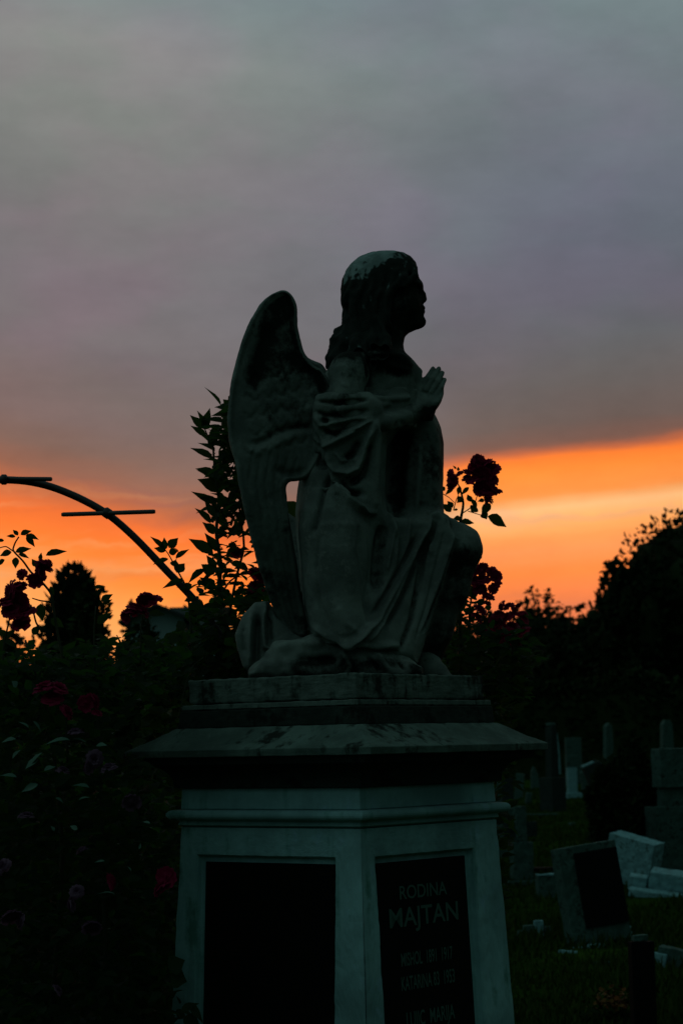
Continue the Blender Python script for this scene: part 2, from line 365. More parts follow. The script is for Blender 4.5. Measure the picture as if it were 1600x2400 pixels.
# ================================================================ the angel: volumes carved as distance fields
YC = AX[1]
S = YC / FPX
def U(px, py, dy=0.0):                                 # photo column/row on the statue's plane, then dy metres in depth
    return W(px, py, YC + dy)
class Vol:
    def __init__(s, u0, u1, v0, v1, y0, y1, h):
        a = W(u0, v1, YC); b = W(u1, v0, YC)
        s.h = h; s.lo = np.array([min(a[0], b[0]) - .02, YC + y0, a[2] - .02]); s.hi = np.array([max(a[0], b[0]) + .02, YC + y1, b[2] + .02])
        s.n = np.ceil((s.hi - s.lo) / h).astype(int) + 1
        s.ax = [s.lo[i] + h * np.arange(s.n[i]) for i in range(3)]
        s.d = np.full(s.n, .06, np.float32)
    def sub(s, lo, hi, m):
        sl = []
        for i in range(3):
            a = int(max(0, math.floor((lo[i] - m - s.lo[i]) / s.h))); b = int(min(s.n[i], math.ceil((hi[i] + m - s.lo[i]) / s.h) + 1))
            if b <= a: return None
            sl.append(slice(a, b))
        return tuple(sl)
    def grid(s, sl):
        return (s.ax[0][sl[0]][:, None, None], s.ax[1][sl[1]][None, :, None], s.ax[2][sl[2]][None, None, :])
    def put(s, sl, d, k, neg=False):
        o = s.d[sl]
        if neg: s.d[sl] = -smin(-o, d, k)
        else: s.d[sl] = smin(o, d, k)
    def cap(s, p0, p1, r0, r1, k=.012, neg=False, flat=1.0):
        p0 = np.array(p0); p1 = np.array(p1); r = max(r0, r1)
        sl = s.sub(np.minimum(p0, p1) - r, np.maximum(p0, p1) + r, k + .02)
        if sl is None: return
        X, Y, Z = s.grid(sl); d = p1 - p0; L = d @ d + 1e-12
        t = np.clip(((X - p0[0]) * d[0] + (Y - p0[1]) * d[1] + (Z - p0[2]) * d[2]) / L, 0, 1)
        q = np.sqrt((X - p0[0] - t * d[0]) ** 2 + ((Y - p0[1] - t * d[1]) / flat) ** 2 + (Z - p0[2] - t * d[2]) ** 2) - (r0 + t * (r1 - r0))
        s.put(sl, q.astype(np.float32), k, neg)
    def chain(s, pts, rs, k=.012, **kw):
        for i in range(len(pts) - 1): s.cap(pts[i], pts[i + 1], rs[i], rs[i + 1], k, **kw)
    def ell(s, c, r, k=.012, neg=False, tilt=0.0):
        c = np.array(c); r = np.array(r, float)
        sl = s.sub(c - r.max(), c + r.max(), k + .02)
        if sl is None: return
        X, Y, Z = s.grid(sl); x = X - c[0]; z = Z - c[2]
        ct, st = math.cos(tilt), math.sin(tilt); x, z = x * ct + z * st, -x * st + z * ct
        q = np.sqrt((x / r[0]) ** 2 + ((Y - c[1]) / r[1]) ** 2 + (z / r[2]) ** 2)
        s.put(sl, ((q - 1) * r.min()).astype(np.float32), k, neg)
    def loft(s, tab, k=.015, n=2.3, neg=False, sm=.010):
        """tab rows: photo row, left column, right column, depth centre, half depth"""
        T = np.array(sorted(tab), float)
        zz = np.array([U(800, v, y_)[2] for v, y_ in T[:, (0, 3)]])[::-1]
        xl = np.array([U(l, v, y_)[0] for v, l, y_ in T[:, (0, 1, 3)]])[::-1]; xr = np.array([U(r_, v, y_)[0] for v, r_, y_ in T[:, (0, 2, 3)]])[::-1]
        yc = (YC + T[:, 3])[::-1]; hb = T[:, 4][::-1]
        lo = [xl.min(), (yc - hb).min(), zz[0]]; hi = [xr.max(), (yc + hb).max(), zz[-1]]
        sl = s.sub(np.array(lo), np.array(hi), k + .02)
        X, Y, Z = s.grid(sl); z = s.ax[2][sl[2]]
        ker = np.hanning(max(3, int(sm / s.h) * 2 + 1)); ker /= ker.sum()
        def I(a):
            g = np.interp(z, zz, a); p = len(ker) // 2
            return np.convolve(np.pad(g, p, mode='edge'), ker, 'valid')[None, None, :len(z)]
        XL, XR, YCc, HB = I(xl), I(xr), I(yc), I(hb)
        a = np.maximum((XR - XL) / 2, .004); x = (X - (XL + XR) / 2) / a; y = (Y - YCc) / np.maximum(HB, .004)
        q = (np.abs(x) ** n + np.abs(y) ** n) ** (1 / n)
        d = (q - 1) * np.minimum(a, HB)
        dz = np.maximum(zz[0] - z, z - zz[-1])[None, None, :]
        d = np.where(dz > 0, np.sqrt(np.maximum(d, 0) ** 2 + dz ** 2), np.maximum(d, dz * 1.0))
        s.put(sl, d.astype(np.float32), k, neg)
    def plate(s, poly, yc, T, r, k=.012, rim=None, neg=False, bulge=0.0):
        """outline (photo px) in the statue's plane with real thickness; yc, T constants or functions of (px column array, px row array)"""
        pu = np.array(poly, float); dc = float(np.mean(yc(pu[:, 0], pu[:, 1]))) if callable(yc) else yc
        P = np.array([[U(u, v, dc)[0], U(u, v, dc)[2]] for u, v in poly])
        ys = .5
        sl = s.sub(np.array([P[:, 0].min(), s.lo[1], P[:, 1].min()]), np.array([P[:, 0].max(), s.hi[1], P[:, 1].max()]), k + .02)
        X, Y, Z = s.grid(sl)
        x, z = np.meshgrid(s.ax[0][sl[0]], s.ax[2][sl[2]], indexing='ij')
        D = polyd(x, z, P)
        u, v = PX(np.stack([x, np.full_like(x, YC + dc), z], -1))
        yc_ = yc(u, v) if callable(yc) else np.full_like(x, yc)
        T_ = T(u, v) if callable(T) else np.full_like(x, T)
        if bulge: T_ = T_ + bulge * (1 - np.exp(D / .045))
        if rim is not None:
            w, dep = rim; T_ = T_ - dep * sstep(-D, w * .6, w * 1.6)
        a = (D + r)[:, None, :]; b = np.abs(Y - YC - yc_[:, None, :]) - (T_ - r)[:, None, :]
        q = np.sqrt(np.maximum(a, 0) ** 2 + np.maximum(b, 0) ** 2) + np.minimum(np.maximum(a, b), 0) - r
        s.put(sl, q.astype(np.float32), k, neg)
    def mesh(s):
        V, F = nets(s.d); return V * s.h + s.lo, F
def sstep(x, a, b):
    t = np.clip((x - a) / (b - a), 0, 1); return t * t * (3 - 2 * t)
def smin(a, b, k):
    if k <= 0: return np.minimum(a, b)
    h = np.maximum(k - np.abs(a - b), 0) / k
    return np.minimum(a, b) - h * h * k * .25
def polyd(x, z, P):
    d = np.full(x.shape, 1e9); ins = np.zeros(x.shape, bool); n = len(P)
    for i in range(n):
        a = P[i]; b = P[(i + 1) % n]; e = b - a
        wx = x - a[0]; wz = z - a[1]; t = np.clip((wx * e[0] + wz * e[1]) / (e @ e + 1e-12), 0, 1)
        d = np.minimum(d, (wx - e[0] * t) ** 2 + (wz - e[1] * t) ** 2)
        c = ((a[1] > z) != (b[1] > z)); xx = a[0] + (z - a[1]) * e[0] / (e[1] if abs(e[1]) > 1e-9 else 1e-9)
        ins ^= c & (x < xx)
    d = np.sqrt(d); return np.where(ins, -d, d)
def smoothpoly(pts, it=2):
    p = np.array(pts, float)
    for _ in range(it):
        q = np.roll(p, -1, 0); p = np.stack([p * .75 + q * .25, p * .25 + q * .75], 1).reshape(-1, 2)
    return p
def nets(d):
    s = d < 0; n = np.array(d.shape)
    offs = [(i, j, k) for i in (0, 1) for j in (0, 1) for k in (0, 1)]
    cs = [s[o[0]:n[0] - 1 + o[0], o[1]:n[1] - 1 + o[1], o[2]:n[2] - 1 + o[2]] for o in offs]
    cnt = sum(c.astype(np.int8) for c in cs); act = (cnt > 0) & (cnt < 8)
    idx = np.argwhere(act); vid = np.full(act.shape, -1, np.int64); vid[act] = np.arange(len(idx))
    val = np.stack([d[idx[:, 0] + o[0], idx[:, 1] + o[1], idx[:, 2] + o[2]] for o in offs], 1).astype(np.float64)
    acc = np.zeros((len(idx), 3)); m = np.zeros(len(idx)); O = np.array(offs, float)
    for a in range(8):
        for b in range(a + 1, 8):
            if np.abs(O[a] - O[b]).sum() != 1: continue
            c = (val[:, a] < 0) != (val[:, b] < 0)
            t = np.where(c, val[:, a] / np.where(c, val[:, a] - val[:, b], 1), 0)
            acc += np.where(c[:, None], O[a] + (O[b] - O[a]) * t[:, None], 0); m += c
    V = idx + acc / m[:, None]
    F = []
    for ax in range(3):
        o1, o2 = [(1, 2), (2, 0), (0, 1)][ax]
        sl0 = [slice(None)] * 3; sl1 = [slice(None)] * 3; sl0[ax] = slice(0, -1); sl1[ax] = slice(1, None)
        a = s[tuple(sl0)]; b = s[tuple(sl1)]; e = np.argwhere(a != b)
        e = e[(e[:, o1] > 0) & (e[:, o2] > 0) & (e[:, o1] < n[o1] - 1) & (e[:, o2] < n[o2] - 1)]
        ins = a[e[:, 0], e[:, 1], e[:, 2]]
        def g(i, j):
            q = e.copy(); q[:, o1] -= i; q[:, o2] -= j; return vid[q[:, 0], q[:, 1], q[:, 2]]
        f = np.stack([g(0, 0), g(1, 0), g(1, 1), g(0, 1)], 1)
        f[~ins] = f[~ins][:, ::-1]; F.append(f)
    F = np.concatenate(F); return V, F[(F >= 0).all(1)]
def vnormals(V, F):
    fn = np.cross(V[F[:, 2]] - V[F[:, 0]], V[F[:, 3]] - V[F[:, 1]]); N_ = np.zeros_like(V)
    for c in range(4): np.add.at(N_, F[:, c], fn)
    return N_ / (np.linalg.norm(N_, axis=1)[:, None] + 1e-12)
def relax(V, F, it=1, w=.5):
    for _ in range(it):
        A = np.zeros_like(V); c = np.zeros(len(V))
        for i in range(4):
            for j in ((i + 1) % 4,):
                np.add.at(A, F[:, i], V[F[:, j]]); np.add.at(A, F[:, j], V[F[:, i]])
                np.add.at(c, F[:, i], 1); np.add.at(c, F[:, j], 1)
        V = V + w * (A / c[:, None] - V)
    return V
def fnoise(P, sc, seed=0.0):
    sc = np.array(sc) if not np.isscalar(sc) else np.array([sc] * 3)
    return np.array([mnoise.noise(Vector((p[0], p[1], p[2]))) for p in P * sc + seed])
def lined(u, v, pts):
    d = np.full(u.shape, 1e9); T = np.zeros(u.shape); L = 0; n = len(pts) - 1
    for i in range(n):
        a = np.array(pts[i], float); e = np.array(pts[i + 1], float) - a
        t = np.clip(((u - a[0]) * e[0] + (v - a[1]) * e[1]) / (e @ e + 1e-9), 0, 1)
        q = (u - a[0] - t * e[0]) ** 2 + (v - a[1] - t * e[1]) ** 2
        m = q < d; d = np.where(m, q, d); T = np.where(m, (i + t) / n, T)
    return np.sqrt(d), T
AMP = .0022
def relief(V, Nn, folds):
    """carve folds along drawn lines into the side that faces the path; (points, width px, height mm)"""
    u, v = PX(V)
    f = np.clip(-Nn[:, 1] * 1.6, 0, 1); D = np.zeros(len(V))
    for pts, w, amp in folds:
        d, T = lined(u, v, pts)
        D += amp * AMP * np.exp(-(d / (w * .85)) ** 2) * np.clip(np.minimum(T, 1 - T) * 6 + .35, 0, 1)
    relief.last = D * f
    return V + Nn * (D * f)[:, None]
def set_crust_shade(o, c):
    at = o.data.attributes.new('crust', 'FLOAT', 'POINT'); at.data.foreach_set('value', np.asarray(c, np.float32))
base_c = U(812, 1577); base_c[2] = ZP
angel = empty('kneeling_angel_statue', base_c, 'weathered dark stone angel kneeling with praying hands on top of the pedestal', 'statue')
def finish(name, vol, mat, folds=(), noise_amp=.0015, noise_sc=28, crust_shade_f=None, rel=1, extra=None, label=None):
    V, F = vol.mesh(); V = relax(V, F, rel, .3)
    Nn = vnormals(V, F)
    if (Nn * (V - V.mean(0))).sum() < 0: F = F[:, ::-1]; Nn = -Nn
    if folds: V = relief(V, Nn, folds)
    if extra is not None: V = V + Nn * extra(V, Nn)[:, None]
    if noise_amp: V = V + Nn * (noise_amp * (fnoise(V, noise_sc) + .5 * fnoise(V, noise_sc * 2.7, 5.0)))[:, None]
    o = mesh(name, V, F, mat, angel, True)
    u, v = PX(V)
    if crust_shade_f is not None:
        cc = crust_shade_f(u, v, V, Nn)
        if folds: cc = cc + .30 * sstep(-relief.last, .001, .014) - .16 * sstep(relief.last, .002, .012)      # fold shade painted in: darker grooves, paler ridges
        set_crust_shade(o, cc)
    if label: o['label'] = label
    return o

# ---- figure: head, neck, chest, arms, hands, bare foot (one continuous body)
B = Vol(735, 1100, 590, 1640, -.26, .27, .0030)
B.loft([(612, 850, 940, 0, .045), (640, 830, 973, 0, .064), (652, 830, 981, 0, .070), (664, 832, 986, 0, .072), (674, 836, 989, 0, .071), (684, 838, 988, 0, .070), (695, 840, 989, 0, .068),
        (712, 845, 990, 0, .062), (724, 850, 992, 0, .056), (735, 858, 992, 0, .050), (746, 866, 993, 0, .044), (756, 876, 996, 0, .040),
        (766, 885, 992, 0, .035), (774, 890, 980, 0, .03), (784, 892, 956, 0, .032)], .010, 2.2, sm=.004)
B.ell(U(905, 680), (.082, .072, .098), .02)
B.chain([U(983, 672), U(990, 690), U(993.5, 701)], [.006, .0070, .0085], .010)      # nose
B.ell(U(989, 706, -.009), (.008, .006, .006), .006); B.ell(U(989, 706, .009), (.008, .006, .006), .006)
B.ell(U(979, 668, -.028), (.011, .026, .006), .012); B.ell(U(979, 668, .028), (.011, .026, .006), .012)   # brow
B.ell(U(978, 681, -.03), (.014, .016, .011), .012, True); B.ell(U(978, 681, .03), (.014, .016, .011), .012, True)
B.ell(U(971, 682, -.031), (.013, .014, .010), .004); B.ell(U(971, 682, .031), (.013, .014, .010), .004)
B.ell(U(986, 722), (.0125, .020, .006), .006); B.ell(U(985, 731), (.0125, .017, .006), .006)           # lips
B.cap(U(999, 727, -.02), U(999, 727, .02), .0016, .0016, .003, True)
B.ell(U(980, 757), (.020, .020, .017), .010)
B.ell(U(955, 712, -.045), (.03, .02, .03), .02); B.ell(U(955, 712, .045), (.03, .02, .03), .02)         # cheeks
B.chain([U(905, 750), U(898, 800), U(892, 850)], [.055, .054, .070], .03)
B.loft([(822, 850, 940, .0, .07), (836, 800, 952, 0, .13), (850, 776, 967, 0, .16), (870, 765, 984, .02, .16), (900, 752, 988, .03, .155), (950, 745, 984, .03, .15),
        (1010, 740, 975, .02, .14)], .02)
B.ell(U(818, 872, -.15), (.060, .060, .062), .02); B.ell(U(850, 888, .155), (.064, .06, .066), .02)
B.chain([U(816, 880, -.155), U(810, 930, -.165), U(832, 995, -.165)], [.050, .048, .042], .02)
B.chain([U(832, 992, -.155), U(900, 988, -.110), U(975, 966, -.04)], [.038, .026, .025], .015)
B.chain([U(880, 900, .17), U(930, 1015, .19)], [.048, .046], .02)
B.chain([U(930, 1015, .19), U(985, 990, .10), U(1000, 962, .030)], [.046, .036, .026], .015)
def hand(dy, sgn):
    B.chain([U(975, 966, dy * 2.4), U(990, 945, dy * 1.4)], [.029, .028], .014)
    B.plate(smoothpoly([(972, 972), (970, 935), (978, 905), (992, 882), (1004, 880), (1028, 888), (1040, 905), (1039, 930), (1026, 952), (1010, 976), (992, 984)], 2),
            lambda u, v: dy * 1.15 + 0 * u, lambda u, v: .0105 + .015 * sstep(v, 908, 950), .010, .008)
    for (b_, m, t, r) in (((986, 912), (1001, 886), (1014, 864), .0088), ((998, 914), (1014, 887), (1028, 864), .0092),
                         ((1010, 920), (1025, 895), (1036, 874), .0090), ((1021, 930), (1033, 908), (1041, 890), .0084)):
        B.chain([U(b_[0], b_[1], dy * 1.9), U(m[0], m[1], dy * 1.7), U(t[0], t[1], dy * .8)], [r, r, r * .80], .002)
    B.chain([U(982, 944, dy * 2.2), U(972, 905, dy * 1.9), U(981, 871, dy * 1.0)], [.018, .0145, .0115], .006)
hand(-.016, -1); hand(.016, 1)
def crust_shade_fig(u, v, V, Nn):  # algae crust on the head; the chest term paints in shade
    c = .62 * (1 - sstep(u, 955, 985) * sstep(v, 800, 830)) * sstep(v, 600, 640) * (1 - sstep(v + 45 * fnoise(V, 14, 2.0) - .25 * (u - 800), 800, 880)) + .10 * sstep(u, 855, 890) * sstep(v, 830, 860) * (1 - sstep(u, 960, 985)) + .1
    return c + .6 * sstep(u, 965, 1000) * sstep(v, 935, 965) * (1 - sstep(v, 1200, 1230))  # recessed front under the hands: crust plus painted shade
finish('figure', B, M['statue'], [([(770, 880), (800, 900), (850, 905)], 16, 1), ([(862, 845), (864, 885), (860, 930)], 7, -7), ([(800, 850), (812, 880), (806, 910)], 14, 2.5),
        ([(905, 850), (930, 862), (960, 868)], 8, 2.5), ([(905, 868), (940, 880)], 9, -2)], .0012, 30, crust_shade_fig)

# ---- bare foot of the raised leg
FT = Vol(960, 1100, 1490, 1640, -.12, .16, .0030)
FT.chain([U(1012, 1520, .06), U(1000, 1556, .045), U(1024, 1574, .015), U(1050, 1590, -.01)], [.036, .034, .026, .016], .02)
FT.cap(U(996, 1570, .07), U(1004, 1575, .03), .03, .03, .02)
for i in range(5): FT.cap(U(1044 - i * 1.0, 1586 - i * 1.2, -.02 + i * .017), U(1057 - i * 2.6, 1592 - i * 2, -.036 + i * .019), .0115 - i * .0009, .0092 - i * .0009, .004)
finish('foot', FT, M['statue'], (), .001, 30, lambda u, v, V, Nn: .12 + 0 * u)

# ---- hair
H = Vol(750, 1000, 580, 880, -.16, .16, .0036)
H.loft([(594, 872, 934, 0, .03), (598, 856, 948, 0, .045), (606, 838, 962, 0, .06), (620, 822, 974, 0, .074), (634, 811, 978, 0, .082), (648, 805, 976, 0, .086),
        (658, 803, 962, 0, .088), (675, 801, 940, 0, .090), (700, 802, 925, 0, .090), (725, 806, 912, 0, .088), (745, 806, 908, 0, .086), (765, 803, 905, 0, .088),
        (772, 799, 903, 0, .095), (780, 792, 903, 0, .098), (796, 778, 900, 0, .105), (820, 773, 893, 0, .115), (840, 768, 884, 0, .11), (858, 762, 860, 0, .10)], .012, 2.3, sm=.005)
locks = []
for s_ in (-1, 1):
    for q, (pts, r) in enumerate([
        ([(965, 622), (940, 652), (915, 690), (905, 740), (912, 775)], .012), ([(958, 612), (925, 640), (900, 690), (892, 750), (905, 800), (893, 838)], .013),
        ([(940, 603), (900, 630), (875, 690), (868, 750), (880, 800), (868, 840), (876, 862)], .014), ([(915, 600), (870, 625), (848, 690), (850, 760), (858, 810), (845, 855)], .014),
        ([(890, 598), (845, 622), (825, 690), (828, 760), (830, 810), (812, 850)], .014), ([(975, 628), (968, 648), (950, 668)], .010),
        ([(884, 770), (872, 800), (884, 828), (866, 848)], .017), ([(900, 780), (898, 810), (904, 835), (888, 850)], .013), ([(850, 780), (835, 810), (842, 835), (822, 848)], .016)]):
        n_ = len(pts); P_ = []
        for i, (a_, b_) in enumerate(pts):
            w_ = .035 + .050 * sstep(np.array(b_), 600, 670)
            if q == 5: w_ = .045 + .02 * i
            if q >= 6: w_ = (.088, .125, .172, .205)[i]
            elif 1 <= q <= 4 and i == n_ - 1: w_ = .17
            elif 1 <= q <= 4 and i == n_ - 2: w_ = .125
            P_.append(U(a_ + (3 if i % 2 else -3), b_, s_ * (w_ + (.006 if i % 2 else 0))))
        H.chain(P_, [r * (.45 if i == 0 and q < 5 else .9 if i < n_ - 1 else .6) for i in range(n_)], .012)
for b_, a_ in ((700, 805), (745, 808), (790, 784), (822, 773), (846, 769)):
    for y_ in (-.06, -.02, .02, .06): H.ell(U(a_ + 9, b_ + 6 * math.sin(y_ * 90), y_), (.014, .022, .020), .012)
def hair_extra(V, Nn):
    u, v = PX(V)
    a = np.arctan2(V[:, 1] - YC, V[:, 0] - U(890, 700)[0])
    w = np.sin(a * 19 + 2.2 * np.sin(v * .045) + 3 * fnoise(V, 9)) * sstep(v, 620, 680)
    w2 = np.sin(v * .16 + 4 * fnoise(V, 20, 3.0)) * sstep(v, 740, 800)
    return .0046 * w + .0030 * w2
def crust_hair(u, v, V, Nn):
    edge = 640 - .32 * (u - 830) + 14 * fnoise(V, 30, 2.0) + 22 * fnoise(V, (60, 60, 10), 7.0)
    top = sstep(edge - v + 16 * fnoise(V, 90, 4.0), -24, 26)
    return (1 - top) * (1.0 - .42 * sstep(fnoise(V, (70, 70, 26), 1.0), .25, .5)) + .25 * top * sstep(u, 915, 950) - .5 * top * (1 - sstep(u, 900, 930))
finish('hair', H, M['hair'], (), .0012, 60, crust_hair, extra=hair_extra)

# ---- robe
R = Vol(540, 1140, 900, 1600, -.32, .34, .0036)
R.loft([(926, 740, 985, .03, .152), (965, 738, 980, .03, .155), (1000, 730, 940, .01, .165), (1050, 715, 905, 0, .165), (1110, 704, 900, 0, .16), (1160, 696, 900, 0, .165),
        (1205, 692, 905, 0, .17), (1240, 693, 930, .02, .16), (1330, 702, 900, .02, .16), (1420, 712, 880, .03, .15), (1500, 730, 900, .03, .16), (1560, 740, 960, .03, .17)], .02, 2.5)
R.loft([(1150, 715, 840, -.09, .10), (1200, 700, 850, -.11, .115), (1240, 698, 858, -.12, .12), (1300, 703, 861, -.125, .12), (1370, 709, 864, -.125, .12), (1430, 719, 868, -.12, .12),
        (1490, 732, 884, -.12, .12), (1512, 750, 880, -.12, .10)], .018, 2.3)                                  # kneeling thigh and knee
R.loft([(968, 925, 1010, .12, .05), (985, 910, 1022, .12, .085), (1005, 900, 1030, .12, .095), (1040, 895, 1037, .12, .10), (1090, 890, 1038, .11, .10), (1150, 885, 1037, .10, .10), (1200, 880, 1040, .10, .10),
        (1230, 880, 1045, .09, .10)], .012, 2.3)                                                               # sleeve and cloth of the far arm
R.chain([U(880, 1280, .08), U(980, 1290, .06), U(1066, 1284, .03)], [.105, .095, .066], .03)                    # raised thigh
R.ell(U(1078, 1284, .03), (.058, .062, .062), .02)
R.chain([U(1078, 1292, .03), U(1052, 1380, .045), U(1022, 1470, .06), U(1006, 1540, .06)], [.058, .056, .05, .042], .03)
R.plate([(850, 1215), (960, 1215), (1030, 1205), (1068, 1250), (1062, 1310), (1030, 1400), (1000, 1480), (976, 1556), (900, 1530), (845, 1505), (850, 1350)],
        lambda u, v: -.01 - .00055 * (1050 - u) * sstep(v, 1300, 1560) + .00035 * (u - 1000), .06, .03, .03)    # cloth stretched between the knees
R.plate([(1022, 1206), (1045, 1218), (1074, 1262), (1046, 1348), (1020, 1420), (992, 1500), (978, 1540), (944, 1552), (972, 1452), (985, 1380), (996, 1298)],
        lambda u, v: -.035 - .00006 * (v - 1200), .040, .015, .010)                                             # hem band
R.cap(U(1022, 1214, .02), U(1100, 1256, .03), .018, .02, .02)
# swag of cloth over the near forearm
R.plate(smoothpoly([(736, 930), (800, 924), (880, 930), (900, 962), (888, 1000), (884, 1100), (880, 1204), (845, 1198), (812, 1176), (788, 1142), (772, 1095), (764, 1045), (744, 1022), (730, 990)], 2),
        lambda u, v: -.165 + .00022 * (v - 930) + .0004 * np.abs(u - 800) * .3, .055, .03, .02)
R.chain([U(748, 932, -.15), U(800, 934, -.225), U(860, 930, -.18), U(905, 936, -.13), U(960, 932, -.085)], [.012, .014, .012, .008, .006], .010)
R.chain([U(748, 952, -.15), U(800, 958, -.225), U(865, 950, -.18), U(915, 948, -.12)], [.012, .013, .011, .005], .010)
R.chain([U(880, 990, -.17), U(915, 988, -.125), U(955, 974, -.07)], [.022, .025, .022], .010)
# cloth bunched over the trailing foot
R.plate([(553, 1490), (572, 1445), (600, 1416), (628, 1412), (652, 1446), (690, 1488), (715, 1500), (705, 1566), (600, 1584), (574, 1566), (560, 1525)],
        lambda u, v: .0 + 0 * u, .10, .03, .012)
FOLDS = [([(1052, 1214), (1070, 1262), (1043, 1348), (1016, 1418), (990, 1480)], 4, -7), ([(1064, 1240), (1062, 1268), (1035, 1348), (1008, 1420), (984, 1480)], 4, 5), ([(1000, 1212), (1030, 1208), (1060, 1222), (1090, 1244)], 6, 4), ([(800, 1010), (838, 1002), (872, 985)], 4, 4), ([(786, 1060), (800, 1080), (826, 1076)], 5, 4), ([(690 + 14, 1150), (704, 1230), (712, 1330), (722, 1420)], 5, 2.5), ([(905, 1180), (930, 1260), (925, 1330)], 6, 6), ([(960, 1215), (955, 1270), (935, 1340)], 6, 5),
         ([(1040, 1250), (1020, 1330), (998, 1420), (975, 1500)], 4, -3), ([(870, 1520), (900, 1540), (925, 1572)], 4, 5), ([(850, 1518), (880, 1545), (900, 1575)], 4, 5), ([(815, 1512), (850, 1532)], 4, 4),
         ([(750, 1250), (742, 1330), (752, 1420), (770, 1470)], 6, -3), ([(790, 1420), (810, 1460), (835, 1480)], 10, 4), ([(742, 940), (790, 945), (860, 938)], 5, -6), ([(740, 966), (765, 973), (800, 974), (860, 964)], 6, -6), ([(739, 976), (753, 996), (789, 990), (826, 981), (859, 980)], 7, 7),
         ([(752, 985), (770, 990)], 8, -10), ([(730, 996), (746, 1026), (769, 1043), (796, 1028), (826, 1013), (858, 988)], 9, 9), ([(758, 1010), (785, 1018), (815, 1002)], 7, -8),
         ([(769, 1046), (776, 1086), (789, 1103), (812, 1110), (839, 1098), (852, 1066), (865, 1023), (876, 995)], 8, 10), ([(842, 1036), (828, 1062), (812, 1078)], 9, -10),
         ([(868, 1040), (862, 1080), (850, 1115), (820, 1135)], 11, -10), ([(795, 1128), (820, 1150), (850, 1160)], 9, -9),
         ([(776, 1109), (789, 1145), (812, 1172), (839, 1188), (874, 1202)], 8, 9), ([(779, 1105), (796, 1135), (819, 1165)], 6, 7),
         ([(884, 990), (881, 1060), (878, 1130), (877, 1202)], 7, 9), ([(776, 1116), (757, 1150), (742, 1218), (732, 1250)], 8, -9), ([(700, 1130), (715, 1200), (712, 1300)], 12, 3),
         ([(736, 1060), (745, 1090), (765, 1090)], 12, -12), ([(746, 1230), (790, 1226), (836, 1232)], 8, 1.2), ([(844, 1240), (857, 1340), (864, 1420), (872, 1460)], 10, -10),
         ([(1021, 1208), (966, 1296), (924, 1382), (882, 1458), (840, 1496), (800, 1508)], 8, 12), ([(979, 1281), (953, 1348), (922, 1416), (894, 1466), (855, 1504)], 7, 10),
         ([(975, 1262), (945, 1320), (912, 1382), (880, 1436)], 8, -12), ([(998, 1270), (965, 1340), (935, 1410), (900, 1470)], 8, -11), ([(900, 1230), (890, 1300), (884, 1380)], 16, -16),
         ([(925, 1225), (915, 1290), (905, 1340)], 6, 6), ([(1018, 1230), (990, 1300), (978, 1380), (966, 1450), (940, 1520)], 7, -10),
         ([(730, 1466), (772, 1491), (815, 1508), (857, 1512), (935, 1514)], 8, 8), ([(745, 1495), (790, 1514), (850, 1526), (930, 1530)], 7, -9),
         ([(592, 1436), (586, 1490), (588, 1556)], 7, 10), ([(621, 1418), (618, 1470), (622, 1516), (640, 1524)], 7, 10), ([(605, 1450), (601, 1510), (600, 1562)], 9, -15), ([(635, 1430), (630, 1470), (632, 1505)], 8, -13),
         ([(566, 1470), (572, 1530)], 8, -5), ([(1000, 1230), (1010, 1300)], 5, 3),
         ([(940, 1000), (930, 1100), (925, 1200)], 22, -14), ([(985, 1040), (980, 1120), (975, 1200)], 8, 5)]
def robe_extra(V, Nn):
    back = np.clip(Nn[:, 1] * 1.5, 0, 1) + .35 * np.clip(Nn[:, 0], 0, 1)
    a = np.arctan2(V[:, 1] - YC, V[:, 0] - U(850, 1200)[0])
    return back * .009 * np.sin(a * 15 + 5 * fnoise(V, (3, 3, 1.2), 4.0)) + .0022 * fnoise(V, (16, 16, 4), 8.0)
def crust_shade_robe(u, v, V, Nn):
    c = .42 * sstep(u, 875, 960) * (1 - sstep(v, 1160, 1260)) * sstep(v, 960, 1030)  # recessed front: part natural crust, part shade painted into the colour
    c = np.maximum(c, .48 * sstep(u - (1000 + (1300 - v) * .22), 20, 60) * sstep(v, 1250, 1300))
    c = np.maximum(c, .25 * sstep(np.abs(u - 800) * -1 + 70, 0, 60) * sstep(1240 - v, 0, 60))
    return c - .22 * sstep(v, 1210, 1260) * (1 - sstep(u, 850, 880))
finish('robe', R, M['statue'], FOLDS, .0012, 24, crust_shade_robe, extra=robe_extra)

# ---- rock under the knee
K = Vol(560, 1040, 1480, 1610, -.30, .30, .005)
K.chain([U(605, 1572, -.12), U(660, 1545, -.13), U(740, 1535, -.14), U(860, 1545, -.14), U(940, 1562, -.12)], [.026, .045, .056, .052, .036], .02)
K.chain([U(600, 1570, .10), U(700, 1545, .12), U(860, 1545, .12), U(980, 1570, .10)], [.03, .05, .05, .03], .02)
K.plate([(588, 1580), (620, 1552), (700, 1540), (900, 1545), (985, 1568), (985, 1588), (588, 1590)], 0, .19, .02, .02)
finish('rock_base', K, M['statue'], [([(650, 1520), (700, 1508), (760, 1512)], 10, 4), ([(800, 1520), (820, 1560), (812, 1580)], 8, 6), ([(880, 1530), (905, 1560), (930, 1580)], 7, 6), ([(860, 1535), (890, 1570)], 7, -7),
        ([(930, 1540), (945, 1570)], 6, -6), ([(690, 1545), (740, 1552), (790, 1545)], 14, -8)], .010, 17,
       lambda u, v, V, Nn: .5 * sstep(v, 1520, 1545) * sstep(fnoise(V, 9, 2.0), -.2, .2) - .25 * (1 - sstep(v, 1505, 1530)))

